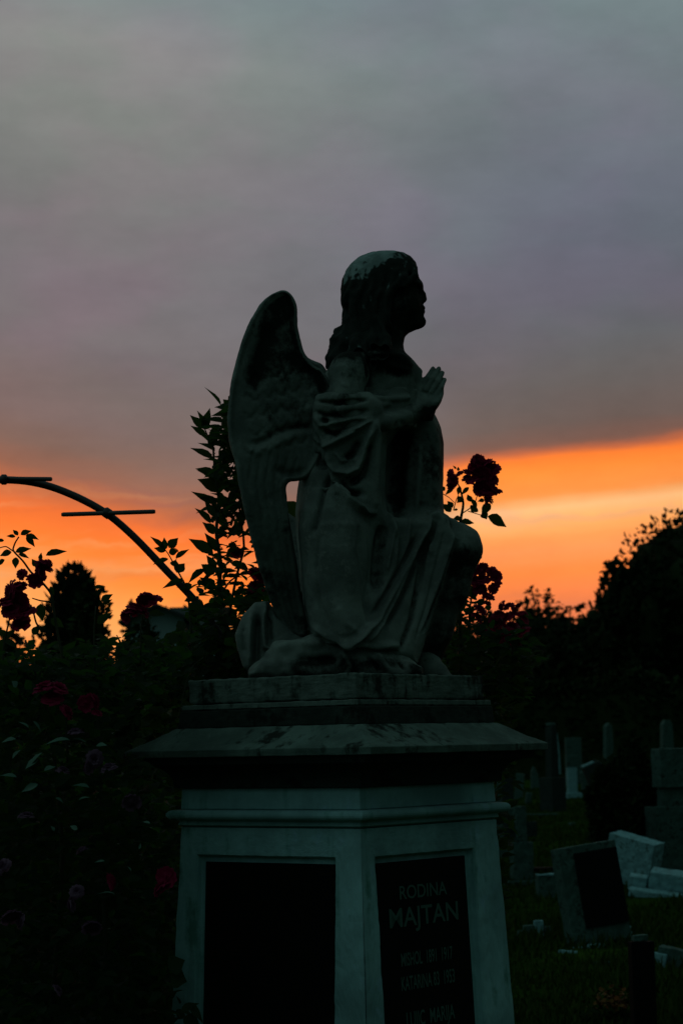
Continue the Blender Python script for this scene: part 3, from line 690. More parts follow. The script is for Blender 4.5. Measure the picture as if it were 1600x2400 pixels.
# ---- wings
WING = smoothpoly([(760, 862), (735, 854), (716, 836), (704, 806), (697, 768), (697, 728), (691, 698), (672, 683), (645, 691), (620, 713), (594, 752), (572, 806), (556, 862), (545, 915), (538, 968),
                   (537, 1016), (543, 1058), (556, 1096), (562, 1140), (573, 1192), (584, 1246), (600, 1306), (620, 1374), (642, 1436), (672, 1484), (722, 1496),
                   (716, 1440), (702, 1372), (692, 1300), (681, 1232), (673, 1180), (668, 1128), (700, 1126), (735, 1110), (770, 1020), (790, 930)], 2)
WFAR = smoothpoly([(760, 862), (735, 854), (716, 840), (706, 806), (697, 768), (695, 728), (689, 706), (672, 694), (650, 700), (626, 720), (602, 758), (582, 810), (566, 866), (556, 915), (550, 968), (549, 1016), (553, 1058), (566, 1096), (574, 1140), (586, 1192), (598, 1246), (612, 1306), (632, 1374), (652, 1436), (682, 1480), (740, 1490), (730, 1400), (716, 1300), (706, 1222), (678, 1208), (660, 1180), (650, 1118), (700, 1112), (735, 1100), (770, 1020), (790, 930)], 2)
_unused = [(u + 10 * (v > 1100) * (u < 660) - (10 if (v > 1100 and 660 <= u < 735) else 0), v + (8 if v < 800 else 0)) for u, v in WING]
def make_wing(sg, outl):
    G = Vol(525, 800, 670, 1510, -.36 if sg < 0 else .02, -.02 if sg < 0 else .36, .0042)
    G.plate(outl, lambda u, v: sg * (.09 + .14 * sstep(770 - u, 0, 220) - .10 * sstep(v, 1150, 1480)), lambda u, v: .034 - .008 * sstep(v, 1000, 1400), .020, .0, (.013, .013))
    F_ = []
    for i in range(6):
        a_ = 575 + i * 20
        F_.append(([(a_ + 22, 1030 + 8 * i), (a_ + 8, 1130), (a_ + 24 - i * 1.5, 1250), (a_ + 62 - i * 5, 1400), (a_ + 94 - i * 9, 1472)], 5, -1.3))
    r_ = random.Random(3)
    for k_ in range(5):
        for j in range(5):
            cx = 585 + j * 30 + (k_ % 2) * 14; cy = 880 + k_ * 42 - j * 6
            F_.append(([(cx - 13, cy), (cx - 5, cy + 15), (cx + 7, cy + 15), (cx + 15, cy)], 6, -1.8))
    F_ += [([(592, 1040), (625, 1030), (655, 1010), (700, 1000), (745, 1004)], 9, -5), ([(585, 1052), (600, 1060), (640, 1046), (690, 1020)], 12, 4), ([(650, 1100), (680, 1112), (715, 1106)], 10, -5),
           ([(640, 760), (610, 840), (596, 920)], 20, -5), ([(722, 860), (745, 880), (760, 920)], 14, -4), ([(700, 950), (735, 960)], 16, 4)]
    if sg > 0:
        keep = relief
        def ex(V, Nn):
            N2 = Nn.copy(); N2[:, 1] *= -1
            return np.linalg.norm(keep(V, N2, F_) - V, axis=1) * -1
        return finish('wing', G, M['statue'], (), .0015, 22, lambda u, v, V, Nn: .3 + 0 * u, extra=ex)
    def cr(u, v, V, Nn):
        c = .62 * (1 - sstep(v + 40 * fnoise(V, 9, 3.0), 800, 990)) * sstep(Nn[:, 1] * -1, .5, .95) * sstep(u - 600 + (v - 750) * .32, -10, 30)  # upper wing darkened: painted overhang shade as well as crust
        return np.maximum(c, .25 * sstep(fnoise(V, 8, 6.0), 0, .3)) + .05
    return finish('wing', G, M['statue'], F_, .0022, 20, cr)
make_wing(-1, WING); make_wing(1, WFAR)

# ================================================================ plants
def leaf_template(nseg=4, fold=.22, droop=.25):
    """a pointed rose leaf along +x, length 1, width 1 (scaled later): folded on its midrib, serrate edge, drooping tip"""
    xs = np.array([0, .12, .32, .55, .78, 1.0]); ws = np.array([0.02, .30, .50, .44, .20, 0.0])
    v = []; f = []
    for x, w in zip(xs, ws):
        z = -droop * x * x * .35
        v += [(x, -w, z + fold * w), (x, 0, z), (x, w, z + fold * w)]
    for i in range(len(xs) - 1):
        a = i * 3; f += [(a, a + 1, a + 4, a + 3), (a + 1, a + 2, a + 5, a + 4)]
    return np.array(v, float), np.array(f)
LT = leaf_template()
LT_LOW = (np.array([(0, 0, 0), (.45, -.5, .06), (.5, 0, 0), (.45, .5, .06), (1, 0, -.1)], float), np.array([(0, 1, 4, 2), (0, 2, 4, 3)]))
def frames(d, up):
    d = d / (np.linalg.norm(d, axis=1)[:, None] + 1e-9)
    s_ = np.cross(up, d); s_ /= np.linalg.norm(s_, axis=1)[:, None] + 1e-9
    return d, s_, np.cross(d, s_)
def leaves(name, pos, dirs, ups, L, Wd, mat, parent, tmpl=LT):
    pos = np.asarray(pos, float); d, s_, n_ = frames(np.asarray(dirs, float), np.asarray(ups, float))
    T, F = tmpl; L = np.broadcast_to(L, len(pos)); Wd = np.broadcast_to(Wd, len(pos))
    V = pos[:, None, :] + T[None, :, 0:1] * (d * L[:, None])[:, None, :] + T[None, :, 1:2] * (s_ * Wd[:, None])[:, None, :] + T[None, :, 2:3] * (n_ * L[:, None])[:, None, :]
    Fa = (F[None] + (np.arange(len(pos)) * len(T))[:, None, None]).reshape(-1, 4)
    return mesh(name, V.reshape(-1, 3), Fa, mat, parent, False)
def foliage_mat(name, c1, c2, rough=.55, spec=.3, sc=9, trans=None):
    m, b = material(name, c1, rough, spec); t = m.node_tree
    g = t.nodes.new('ShaderNodeNewGeometry')
    c = mixc(g.outputs['Random Per Island'], tuple(c1) + (1,), tuple(c2) + (1,), tree=t)
    n = mnoise_node(t, sc, 3); c = mixc(M_('MULTIPLY', n, .5, tree=t), c, tuple(v * .6 for v in c1) + (1,), tree=t)
    t.links.new(c, b.inputs['Base Color'])
    if trans:                                            # light coming through thin leaves and petals
        tr_ = t.nodes.new('ShaderNodeBsdfTranslucent'); tr_.inputs[0].default_value = tuple(trans) + (1,)
        mx = t.nodes.new('ShaderNodeMixShader'); mx.inputs[0].default_value = .35
        out = t.nodes['Material Output']; t.links.new(b.outputs[0], mx.inputs[1]); t.links.new(tr_.outputs[0], mx.inputs[2]); t.links.new(mx.outputs[0], out.inputs[0])
    return m
M['leaf'] = foliage_mat('rose_leaf', (.008, .024, .008), (.016, .040, .015), .65, .08, 9, (.045, .14, .02))
M['leaf_lit'] = foliage_mat('lit_rose_leaf', (.045, .12, .08), (.09, .18, .13), .45, .25)  # paler copy of the rose leaf, skylight painted into its colour
M['tree_leaf'] = foliage_mat('tree_leaf', (.009, .022, .007), (.016, .034, .010), .8, .05, 2)
M['shrub_leaf'] = foliage_mat('shrub_leaf', (.010, .026, .007), (.020, .042, .011), .8, .05, 5)
M['conifer_leaf'] = foliage_mat('conifer_leaf', (.010, .024, .010), (.018, .035, .014), .8, .05, 5)
M['stem'] = material('rose_stem', (.03, .045, .02), .7, .2)[0]
M['bark'] = material('bark', (.035, .03, .022), .95, .1)[0]
M['petal_red'] = foliage_mat('dark_red_petal', (.27, .008, .055), (.37, .014, .08), .6, .15, 30, (.38, .012, .09))
M['petal_pink'] = foliage_mat('dusty_pink_petal', (.09, .05, .08), (.22, .13, .20), .6, .15, 30, (.2, .1, .18))
def rose_template(seed=0, n=30):
    """a full double rose: upright inner petals round a closed heart, ruffled outer petals falling open"""
    r = random.Random(seed); V = []; F = []; k = 0; nu, nv = 6, 6
    for i in range(n):
        t = i / (n - 1); th = i * 2.399 + r.uniform(-.25, .25)
        op = math.radians(-16 + 110 * t ** .8 + r.uniform(-6, 6)); ln = .62 + .42 * t; wd = .26 + .34 * t
        ax = np.array([math.cos(th), math.sin(th), 0.]); sd = np.array([-math.sin(th), math.cos(th), 0.]); ph = r.uniform(0, 6)
        for a in range(nu):
            s_ = a / (nu - 1); an = op * (.55 + .45 * s_) + .5 * t * max(0, s_ - .7)
            rr = ln * s_ * math.sin(an) + .05; zz = -.35 + ln * s_ * math.cos(an)
            for b_ in range(nv):
                q = (b_ / (nv - 1) - .5) * 2
                wv = wd * math.sin(min(1., s_ * 1.25 + .18) * math.pi / 2) * (1 - .18 * s_)
                ruf = .07 * math.sin(q * 5 + ph) * s_ * s_
                V.append(ax * (rr - .30 * q * q * wd * (1 - .4 * t) + ruf) + sd * q * wv + np.array([0, 0, zz - .05 * q * q + ruf * .6]))
        for a in range(nu - 1):
            for b_ in range(nv - 1):
                F.append((k + a * nv + b_, k + a * nv + b_ + 1, k + (a + 1) * nv + b_ + 1, k + (a + 1) * nv + b_))
        k += nu * nv
    V = np.array(V); V /= np.abs(V[:, :2]).max()
    return V, F
def rose_mesh(seed, mat):
    V, F = rose_template(seed)
    me = bpy.data.meshes.new('bloom'); me.from_pydata([tuple(p) for p in V], [], F); me.polygons.foreach_set('use_smooth', [True] * len(me.polygons))
    me.materials.append(mat); me.update(); return me
ROSES = {'red': [rose_mesh(s_, M['petal_red']) for s_ in range(3)], 'pink': [rose_mesh(s_ + 5, M['petal_pink']) for s_ in range(3)]}
rr_ = random.Random(11)
def bloom(parent, px, py, rpx, Y, kind='red', label=None):
    o = bpy.data.objects.new('bloom', rr_.choice(ROSES[kind])); SC.collection.objects.link(o); o.parent = parent
    p = W(px, py, Y); s_ = rpx * Y / FPX * 1.28 * (rr_.uniform(.65, 1.0) if kind == 'pink' else 1)
    o.location = [float(a - b) for a, b in zip(p, parent.location)]
    o.rotation_euler = (rr_.uniform(-.2, 1.7), rr_.uniform(-.7, .7), rr_.uniform(0, 6.3)); o.scale = (s_, s_, s_ * rr_.uniform(.8, 1.0))
    if label: o['label'] = label
    return o
class Plant:
    """collects explicit leaves (tip, base, width in photo px at a distance) and random ones; builds stems and foliage"""
    def __init__(s, root, seed): s.root = root; s.r = np.random.default_rng(seed); s.P = []; s.D = []; s.U = []; s.L = []; s.Wd = []; s.st = MB(); s.has = False
    def leaf(s, tip, base, w, Y, tilt=None):
        a = W(base[0], base[1], Y); b = W(tip[0], tip[1], Y); d = b - a; L = np.linalg.norm(d)
        d[1] += s.r.normal(0, .18) * L
        up = np.array([s.r.normal(0, .25), -1.0 if tilt is None else tilt, .5 + s.r.normal(0, .2)])
        s.P.append(a); s.D.append(d); s.U.append(up); s.L.append(L * 1.03); s.Wd.append(w * Y / FPX * (1.42 if Y == 7.0 else 1.25))
    def stem(s, pts, Y, r0=.004, r1=.0018):
        q = np.array([W(p[0], p[1], Y if len(p) < 3 else p[2]) for p in pts]); n = len(q)
        t = np.linspace(0, n - 1, (n - 1) * 4 + 1); q = np.stack([np.interp(t, range(n), q[:, i]) for i in range(3)], 1)
        q[1:-1] = (q[:-2] + 2 * q[1:-1] + q[2:]) / 4
        s.st.tube(q, np.linspace(r0, r1, len(q)), 6); s.has = True
    def cloud(s, n, fpos, L=(.035, .06), asp=.55, updir=.3):
        for _ in range(n):
            p = fpos(s.r)
            if p is None: continue
            th = s.r.uniform(0, 2 * math.pi); d = np.array([math.cos(th), math.sin(th), s.r.normal(updir, .45)])
            l = s.r.uniform(*L)
            s.P.append(p); s.D.append(d); s.U.append(np.array([s.r.normal(0, .5), s.r.normal(0, .5) - .3, 1.0])); s.L.append(l); s.Wd.append(l * asp * s.r.uniform(.85, 1.2))
    def build(s, mat, name='foliage'):
        if s.has: s.st.build('stems', M['stem'], s.root, True)
        return leaves(name, s.P, s.D, s.U, np.array(s.L), np.array(s.Wd), mat, s.root)
def inpoly(P):
    P = np.array(P, float); lo, hi = P.min(0), P.max(0)
    def f(r):
        for _ in range(60):
            u, v = r.uniform(lo, hi); c = False; n = len(P)
            for i in range(n):
                a = P[i]; b = P[(i + 1) % n]
                if (a[1] > v) != (b[1] > v) and u < (b[0] - a[0]) * (v - a[1]) / (b[1] - a[1]) + a[0]: c = not c
            if c: return u, v
        return tuple((lo + hi) / 2)
    return f
def area(poly, Y0, Y1):
    g = inpoly(poly); return lambda r: (lambda uv: W(uv[0], uv[1], r.uniform(Y0, Y1)))(g(r))

# ---- rose bush at the left edge of the path, in front of and beside the pedestal
root = empty('rose_bush', (W(120, 2400, 6.0)[0], 6.0, 0), 'large rose bush with dark red and dusty pink blooms, filling the lower left', 'rose bush')
pb = Plant(root, 1)
YL = 6.0
for l in [((74, 1243), (49, 1253), 13), ((93, 1264), (61, 1255), 13), ((83, 1281), (62, 1258), 13), ((31, 1241), (43, 1255), 9), ((16, 1256), (37, 1258), 8), ((73, 1284), (37, 1294), 14), ((70, 1308), (44, 1298), 9),
          ((0, 1302), (28, 1294), 16), ((-6, 1270), (10, 1266), 10), ((37, 1332), (38, 1306), 14), ((-8, 1325), (12, 1312), 12), ((158, 1287), (108, 1302), 16), ((97, 1295), (96, 1314), 10), ((75, 1310), (88, 1328), 12),
          ((247, 1374), (220, 1378), 9), ((264, 1392), (238, 1410), 15), ((263, 1404), (242, 1418), 9), ((263, 1435), (228, 1462), 17), ((98, 1456), (96, 1415), 22), ((39, 1470), (8, 1505), 14), ((92, 1465), (78, 1488), 15),
          ((0, 1475), (12, 1490), 14), ((128, 1395), (118, 1375), 9), ((330, 1425), (310, 1440), 14), ((388, 1440), (350, 1438), 16), ((150, 1470), (120, 1450), 18), ((10, 1530), (-6, 1500), 20)]:
    pb.leaf(l[0], l[1], l[2], YL)
pb.stem([(45, 1258), (36, 1272), (30, 1290), (55, 1315), (72, 1340), (100, 1365), (122, 1392), (128, 1440), (150, 1560), (160, 1800)], YL, .0022, .004)
pb.stem([(-5, 1285), (15, 1280), (32, 1292)], YL, .0015, .002)
pb.stem([(76, 1402), (95, 1408), (130, 1412)], YL, .0016, .0025)
pb.stem([(98, 1480), (85, 1460), (78, 1430), (60, 1400)], YL, .003, .002)
pb.stem([(330, 1560), (330, 1480), (338, 1420)], YL, .003, .002)
pb.stem([(20, 1620), (5, 1530), (30, 1420)], YL, .004, .002)
pb.stem([(250, 2400), (240, 1900), (220, 1500), (225, 1420)], 6.05, .007, .002)
pb.stem([(120, 2400), (150, 2000), (120, 1700), (60, 1500)], 6.1, .008, .003)
pb.stem([(478, 1540), (452, 1560), (438, 1592), (428, 1640), (415, 1690)], 5.9, .0012, .0012)
pb.cloud(6000, area([(-140, 1560), (40, 1550), (150, 1530), (260, 1520), (400, 1530), (392, 1600), (255, 1735), (350, 1800), (352, 2000), (372, 2230), (415, 2330), (450, 2420), (450, 2600), (-140, 2600)], 5.75, 7.0))
pb.cloud(500, area([(-140, 1520), (0, 1530), (60, 1510), (150, 1520), (250, 1490), (360, 1500), (440, 1500), (440, 1580), (200, 1640), (-140, 1640)], 5.9, 6.6))
for l in [((470, 2405), (430, 2385), 30), ((432, 2250), (395, 2270), 40), ((438, 2300), (400, 2290), 40), ((465, 2350), (425, 2370), 18), ((478, 2395), (440, 2350), 16)]: pb.leaf(l[0], l[1], l[2], 5.75)
pb.build(M['leaf'])
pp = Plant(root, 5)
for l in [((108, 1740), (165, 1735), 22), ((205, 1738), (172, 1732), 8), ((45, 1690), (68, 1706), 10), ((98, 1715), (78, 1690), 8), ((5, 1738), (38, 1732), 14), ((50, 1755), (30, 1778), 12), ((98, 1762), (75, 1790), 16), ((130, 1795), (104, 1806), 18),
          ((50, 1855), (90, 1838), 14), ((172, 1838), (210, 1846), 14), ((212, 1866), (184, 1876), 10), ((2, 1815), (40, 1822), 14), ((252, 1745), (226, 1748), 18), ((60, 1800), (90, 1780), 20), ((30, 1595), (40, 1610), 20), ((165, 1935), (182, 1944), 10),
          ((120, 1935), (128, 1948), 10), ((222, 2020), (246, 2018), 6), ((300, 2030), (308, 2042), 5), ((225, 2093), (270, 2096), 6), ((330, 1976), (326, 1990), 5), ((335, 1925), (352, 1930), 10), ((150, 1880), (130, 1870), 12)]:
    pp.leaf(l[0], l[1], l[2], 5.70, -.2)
o_ = pp.build(M['leaf_lit'], 'lit_foliage'); o_['label'] = 'leaves with the last skylight painted in as a paler colour'
for b_ in [(20, 1385, 24), (42, 1372, 20), (12, 1408, 24), (48, 1402, 26), (25, 1425, 22), (60, 1430, 22), (48, 1455, 20), (108, 1322, 20), (92, 1340, 20), (84, 1358, 18), (50, 1345, 12), (117, 1315, 10),
           (342, 1402, 20), (362, 1402, 16), (318, 1420, 20), (304, 1432, 18), (298, 1448, 12), (335, 1428, 18), (105, 1606, 26), (140, 1608, 22), (122, 1632, 24), (225, 1640, 18), (198, 1650, 18), (160, 1665, 18), (228, 1668, 12), (395, 2055, 22), (375, 2078, 20), (265, 2065, 18)]:
    bloom(root, b_[0], b_[1], b_[2], 5.95 if b_[1] < 1500 else 5.74)
for b_ in [(178, 1712, 17), (222, 1778, 24), (150, 1802, 20), (205, 1800, 18), (308, 1878, 20), (255, 1795, 18), (62, 1908, 24), (28, 2145, 25), (45, 2160, 18), (180, 2088, 24), (165, 2120, 18), (215, 2170, 24), (138, 2318, 20), (4, 2028, 20), (190, 1990, 14)]:
    bloom(root, b_[0], b_[1], b_[2], 5.70, 'pink', 'faded dusty pink bloom')

# ---- tall rose behind the angel's wing
root = empty('rose_bush', (W(530, 2400, 7.0)[0], 7.0, 0), "tall leafy rose bush rising behind the angel's wing and the end of the arch", 'rose bush')
pt = Plant(root, 2); YT = 7.0
for l in [((446, 972), (478, 1005), 14), ((465, 962), (479, 1002), 13), ((492, 957), (479, 1004), 15), ((489, 985), (478, 1006), 16), ((448, 997), (484, 1024), 12), ((529, 994), (490, 1022), 14), ((510, 1020), (492, 1048), 20), ((495, 972), (545, 970), 14),
          ((519, 1006), (560, 1030), 30), ((523, 937), (542, 954), 16), ((535, 927), (545, 945), 10), ((446, 1046), (500, 1076), 14), ((459, 1097), (504, 1112), 15), ((466, 1121), (520, 1152), 34), ((450, 1152), (504, 1182), 13), ((497, 1164), (515, 1180), 10),
          ((459, 1190), (494, 1226), 15), ((476, 1223), (502, 1252), 16), ((482, 1248), (506, 1292), 18), ((443, 1261), (500, 1298), 20), ((484, 1300), (506, 1334), 14), ((473, 1322), (502, 1346), 22), ((440, 1366), (482, 1334), 18), ((470, 1352), (502, 1382), 24),
          ((354, 1257), (385, 1286), 10), ((385, 1260), (388, 1288), 12), ((417, 1260), (396, 1284), 17), ((443, 1287), (412, 1308), 10), ((362, 1284), (388, 1292), 12), ((418, 1290), (396, 1296), 14), ((432, 1318), (414, 1342), 22), ((412, 1312), (408, 1328), 16),
          ((359, 1322), (395, 1310), 10), ((381, 1377), (432, 1360), 14), ((425, 1385), (450, 1370), 16), ((428, 1408), (456, 1400), 14), ((700, 1225), (672, 1175), 34)]:
    pt.leaf(l[0], l[1], l[2], YT)
pt.stem([(540, 1800), (536, 1500), (512, 1390), (518, 1320), (506, 1250), (514, 1170), (503, 1100), (500, 1050), (486, 1020), (478, 1000)], YT, .010, .002)
pt.stem([(536, 1450), (552, 1360), (574, 1280), (560, 1190), (566, 1120), (546, 1040), (550, 940)], YT, .005, .002)
pt.stem([(512, 1400), (540, 1360), (575, 1340)], YT, .004, .002)
pt.stem([(450, 1500), (440, 1380), (412, 1330), (396, 1300), (384, 1284)], YT, .004, .0015)
pt.stem([(410, 1320), (420, 1290), (400, 1280)], YT, .0015, .001)
pt.cloud(60, area([(515, 950), (560, 930), (600, 1050), (500, 1060)], 6.85, 7.2), (.05, .085), .45, .5)
pt.cloud(270, area([(500, 1050), (600, 1000), (610, 1200), (600, 1230), (560, 1260), (500, 1260), (498, 1150)], 6.85, 7.2), (.05, .085), .42, .5)
pt.cloud(120, area([(480, 1260), (620, 1240), (640, 1400), (560, 1400), (440, 1400), (480, 1330)], 6.85, 7.2), (.035, .06), .5, .2)
pt.cloud(850, area([(462, 1425), (520, 1400), (600, 1380), (660, 1410), (700, 1500), (700, 1620), (400, 1620), (420, 1490)], 6.75, 7.5), (.04, .07))
pt.cloud(2400, area([(330, 1520), (440, 1480), (720, 1480), (720, 2300), (330, 2300)], 6.85, 7.6), (.04, .07))
pt.build(M['leaf'])
for b_ in [(610, 1345, 22), (600, 1370, 18), (555, 1290, 16)]: bloom(root, b_[0], b_[1], b_[2], 7.0)

# ---- rose behind the angel's knee
root = empty('rose_bush', (W(1110, 2400, 7.3)[0], 7.3, 0), "rose bush with heavy dark red clusters behind the angel's raised knee", 'rose bush')
pr = Plant(root, 3); YR = 7.3
for l in [((1192, 1233), (1142, 1210), 24), ((1127, 1208), (1148, 1180), 18), ((1140, 1218), (1130, 1202), 16), ((1119, 1222), (1078, 1224), 14), ((1042, 1160), (1062, 1144), 9), ((1080, 1160), (1098, 1142), 9), ((1072, 1160), (1078, 1140), 10), ((1048, 1172), (1060, 1190), 12),
          ((1036, 1180), (1056, 1200), 20), ((1103, 1200), (1116, 1188), 22), ((1100, 1165), (1116, 1190), 10), ((1095, 1158), (1102, 1176), 12), ((1117, 1176), (1134, 1172), 9), ((1060, 1216), (1080, 1216), 14), ((1070, 1178), (1085, 1166), 16), ((1030, 1140), (1042, 1150), 12), ((1061, 1091), (1068, 1100), 5),
          ((1073, 1094), (1073, 1104), 6), ((1062, 1196), (1072, 1194), 6), ((1062, 1372), (1090, 1390), 20), ((1110, 1368), (1100, 1392), 14), ((1085, 1380), (1096, 1398), 14), ((1122, 1382), (1102, 1402), 12), ((1060, 1440), (1085, 1420), 16), ((1050, 1460), (1090, 1440), 14),
          ((1118, 1440), (1098, 1450), 12), ((1110, 1420), (1100, 1440), 14), ((1135, 1400), (1120, 1420), 14), ((1252, 1450), (1222, 1438), 14), ((1070, 1400), (1060, 1420), 24), ((1270, 1510), (1235, 1500), 20), ((1245, 1535), (1215, 1520), 20), ((1116, 1505), (1100, 1500), 24), ((1150, 1500), (1120, 1510), 20)]:
    pr.leaf(l[0], l[1], l[2], YR)
pr.stem([(1076, 1900), (1078, 1500), (1074, 1300), (1078, 1222), (1086, 1180), (1078, 1146), (1070, 1128)], YR, .009, .0018)
pr.stem([(1080, 1205), (1100, 1192), (1112, 1180), (1118, 1160)], YR, .002, .0015)
pr.stem([(1096, 1198), (1122, 1206), (1142, 1212)], YR, .0016, .0012)
pr.stem([(1062, 1196), (1068, 1172), (1074, 1160)], YR, .002, .0014); pr.stem([(1038, 1158), (1052, 1166), (1064, 1178)], YR, .0014, .0012)
pr.stem([(1098, 1500), (1100, 1420), (1110, 1380), (1125, 1340)], YR, .004, .002); pr.stem([(1070, 1380), (1100, 1405), (1115, 1390)], YR, .0016, .0012)
pr.stem([(1120, 1520), (1135, 1450), (1150, 1420), (1138, 1380)], YR, .003, .0016); pr.stem([(1190, 1520), (1205, 1440), (1213, 1420)], YR, .003, .001); pr.stem([(1140, 1415), (1130, 1440)], YR, .001, .001)
pr.stem([(1200, 1600), (1200, 1500), (1185, 1450)], YR, .004, .002)
pr.cloud(500, area([(1040, 1440), (1150, 1470), (1240, 1480), (1260, 1540), (1230, 1640), (1040, 1640)], 7.1, 7.6), (.035, .06))
pr.cloud(70, area([(1030, 1380), (1110, 1380), (1150, 1440), (1120, 1470), (1030, 1470)], 7.2, 7.45), (.03, .045))
pr.cloud(1300, area([(980, 1560), (1230, 1560), (1200, 1750), (1180, 2300), (980, 2300)], 7.1, 7.7), (.04, .06))
pr.build(M['leaf'])
for b_ in [(1106, 1082, 13), (1122, 1080, 14), (1140, 1084, 16), (1153, 1096, 17), (1118, 1100, 18), (1098, 1105, 14), (1092, 1118, 12), (1110, 1122, 18), (1130, 1112, 22), (1150, 1122, 18), (1125, 1138, 20), (1142, 1145, 20), (1158, 1144, 14), (1166, 1150, 9), (1145, 1165, 14), (1140, 1175, 10),
           (1052, 1112, 12), (1062, 1124, 15), (1075, 1108, 9), (1056, 1138, 9), (1122, 1303, 6), (1117, 1311, 5), (1128, 1332, 14), (1115, 1335, 13), (1150, 1338, 12), (1160, 1350, 13), (1163, 1368, 11), (1158, 1380, 12), (1128, 1355, 18), (1110, 1358, 16), (1095, 1345, 14), (1130, 1375, 15), (1105, 1330, 10),
           (1145, 1396, 14), (1142, 1412, 8), (1118, 1378, 14), (1125, 1425, 18), (1120, 1445, 14), (1172, 1422, 14), (1190, 1418, 14), (1205, 1430, 15), (1165, 1438, 15), (1222, 1436, 13), (1185, 1445, 18), (1213, 1418, 6), (1160, 1460, 16), (1230, 1450, 12), (1200, 1465, 18), (1222, 1480, 20), (1205, 1500, 18), (1130, 1470, 14), (1180, 1490, 16)]:
    bloom(root, b_[0], b_[1], b_[2], 7.28)

# ================================================================ garden arch
root = empty('garden_arch', (W(0, 1120, 7.2)[0], 7.2, 0), 'black metal rose arch with short crossbars curving in from the left edge', 'garden arch')
M['metal'] = material('black_metal', (.018, .020, .018), .45, .4)[0]
M['metal_grey'] = material('dull_metal_rod', (.05, .055, .05), .5, .4)[0]
pts = [(-640, 1900), (-580, 1600), (-520, 1440), (-440, 1340), (-340, 1258), (-240, 1195), (-120, 1142), (-20, 1123), (60, 1126), (122, 1140), (190, 1168), (255, 1204), (320, 1262), (385, 1332), (440, 1388), (490, 1445), (540, 1530), (570, 1620), (585, 1760), (592, 2000), (596, 2900)]
q = np.array([W(a_, b_, 7.2) for a_, b_ in pts]); t_ = np.linspace(0, len(q) - 1, 90)
q = np.stack([np.interp(t_, range(len(q)), q[:, i]) for i in range(3)], 1)
for _ in range(4): q[1:-1] = (q[:-2] + 2 * q[1:-1] + q[2:]) / 4
MB().tube(q, .0128, 12).build('hoop', M['metal'], root, True)
for a_, b_, dy in (((12, 1122), (122, 1123), .0), ((145, 1206), (364, 1199), -.0)):
    p0, p1 = W(a_[0], a_[1], 7.19), W(b_[0], b_[1], 7.15)
    m_ = MB(); m_.tube([p0, p0 + (p1 - p0) * .02, p1 - (p1 - p0) * .02, p1], [.0062, .0076, .0076, .0062], 10); m_.build('crossbar', M['metal_grey'], root, True)
for cx, cy, dx, dy in ((10, 1124, 8, 0), (252, 1203, 9, 6)):
    m_ = MB(); m_.tube([W(cx - dx, cy - dy, 7.18), W(cx - dx * .6, cy - dy * .6, 7.18), W(cx + dx * .6, cy + dy * .6, 7.18), W(cx + dx, cy + dy, 7.18)], [.013, .018, .018, .013], 12); m_.build('clamp', M['metal'], root, True)

# ================================================================ trees and hedges
def crown(center, rad, n, leaf, seed, core=.82, lumps=14, sq=1.0, fill=.35):
    """leaf clumps through a lumpy volume + an uneven leafy core that blocks the light"""
    r = np.random.default_rng(seed); center = np.array(center); rad = np.array(rad)
    c = r.normal(size=(lumps, 3)); c /= np.linalg.norm(c, axis=1)[:, None]; c[:, 2] *= sq
    C = np.concatenate([[[0, 0, 0]], c * r.uniform(.45, .75, (lumps, 1))]); R_ = np.concatenate([[.62], r.uniform(.26, .46, lumps)])
    k = r.choice(len(C), n, p=R_ ** 2 / (R_ ** 2).sum()); d = r.normal(size=(n, 3)); d /= np.linalg.norm(d, axis=1)[:, None]
    P = C[k] + d * (R_[k] * r.uniform(.55, 1.08, n) ** .5)[:, None]
    P = P * rad + center
    fz = rad[2] / np.percentile(P[:, 2] - center[2], 99.7); P = center + (P - center) * fz
    D = d + r.normal(0, .7, (n, 3)); Un = r.normal(size=(n, 3)) + [0, 0, .6]
    L = leaf * r.uniform(.6, 1.4, n)
    # core
    V = []; F = []; kk = 0; nu, nv = 16, 10
    for ci, ri in zip(C, R_):
        for a in range(nv + 1):
            for b_ in range(nu):
                th, ph = b_ / nu * 2 * math.pi, a / nv * math.pi
                q = np.array([math.sin(ph) * math.cos(th), math.sin(ph) * math.sin(th), math.cos(ph)])
                V.append((ci + q * ri * core * (.82 + .3 * mnoise.noise(Vector(q * 3 + ci * 7)))) * rad + center)
        for a in range(nv):
            for b_ in range(nu):
                F.append((kk + a * nu + b_, kk + (a + 1) * nu + b_, kk + (a + 1) * nu + (b_ + 1) % nu, kk + a * nu + (b_ + 1) % nu))
        kk += (nv + 1) * nu
    return P, D, Un, L, center + (np.array(V) - center) * fz, np.array(F)
def crown_obj(parent, mat, P, D, Un, L, V, F, name='crown', asp=.7):
    T, Fl = LT_LOW; d, s_, n_ = frames(D, Un); Wd = L * asp
    Vl = P[:, None, :] + T[None, :, 0:1] * (d * L[:, None])[:, None, :] + T[None, :, 1:2] * (s_ * Wd[:, None])[:, None, :] + T[None, :, 2:3] * (n_ * L[:, None])[:, None, :]
    Fa = (Fl[None] + (np.arange(len(P)) * len(T))[:, None, None]).reshape(-1, 4)
    return mesh(name, np.concatenate([Vl.reshape(-1, 3), V]), np.concatenate([Fa, F + len(P) * len(T)]), mat, parent)
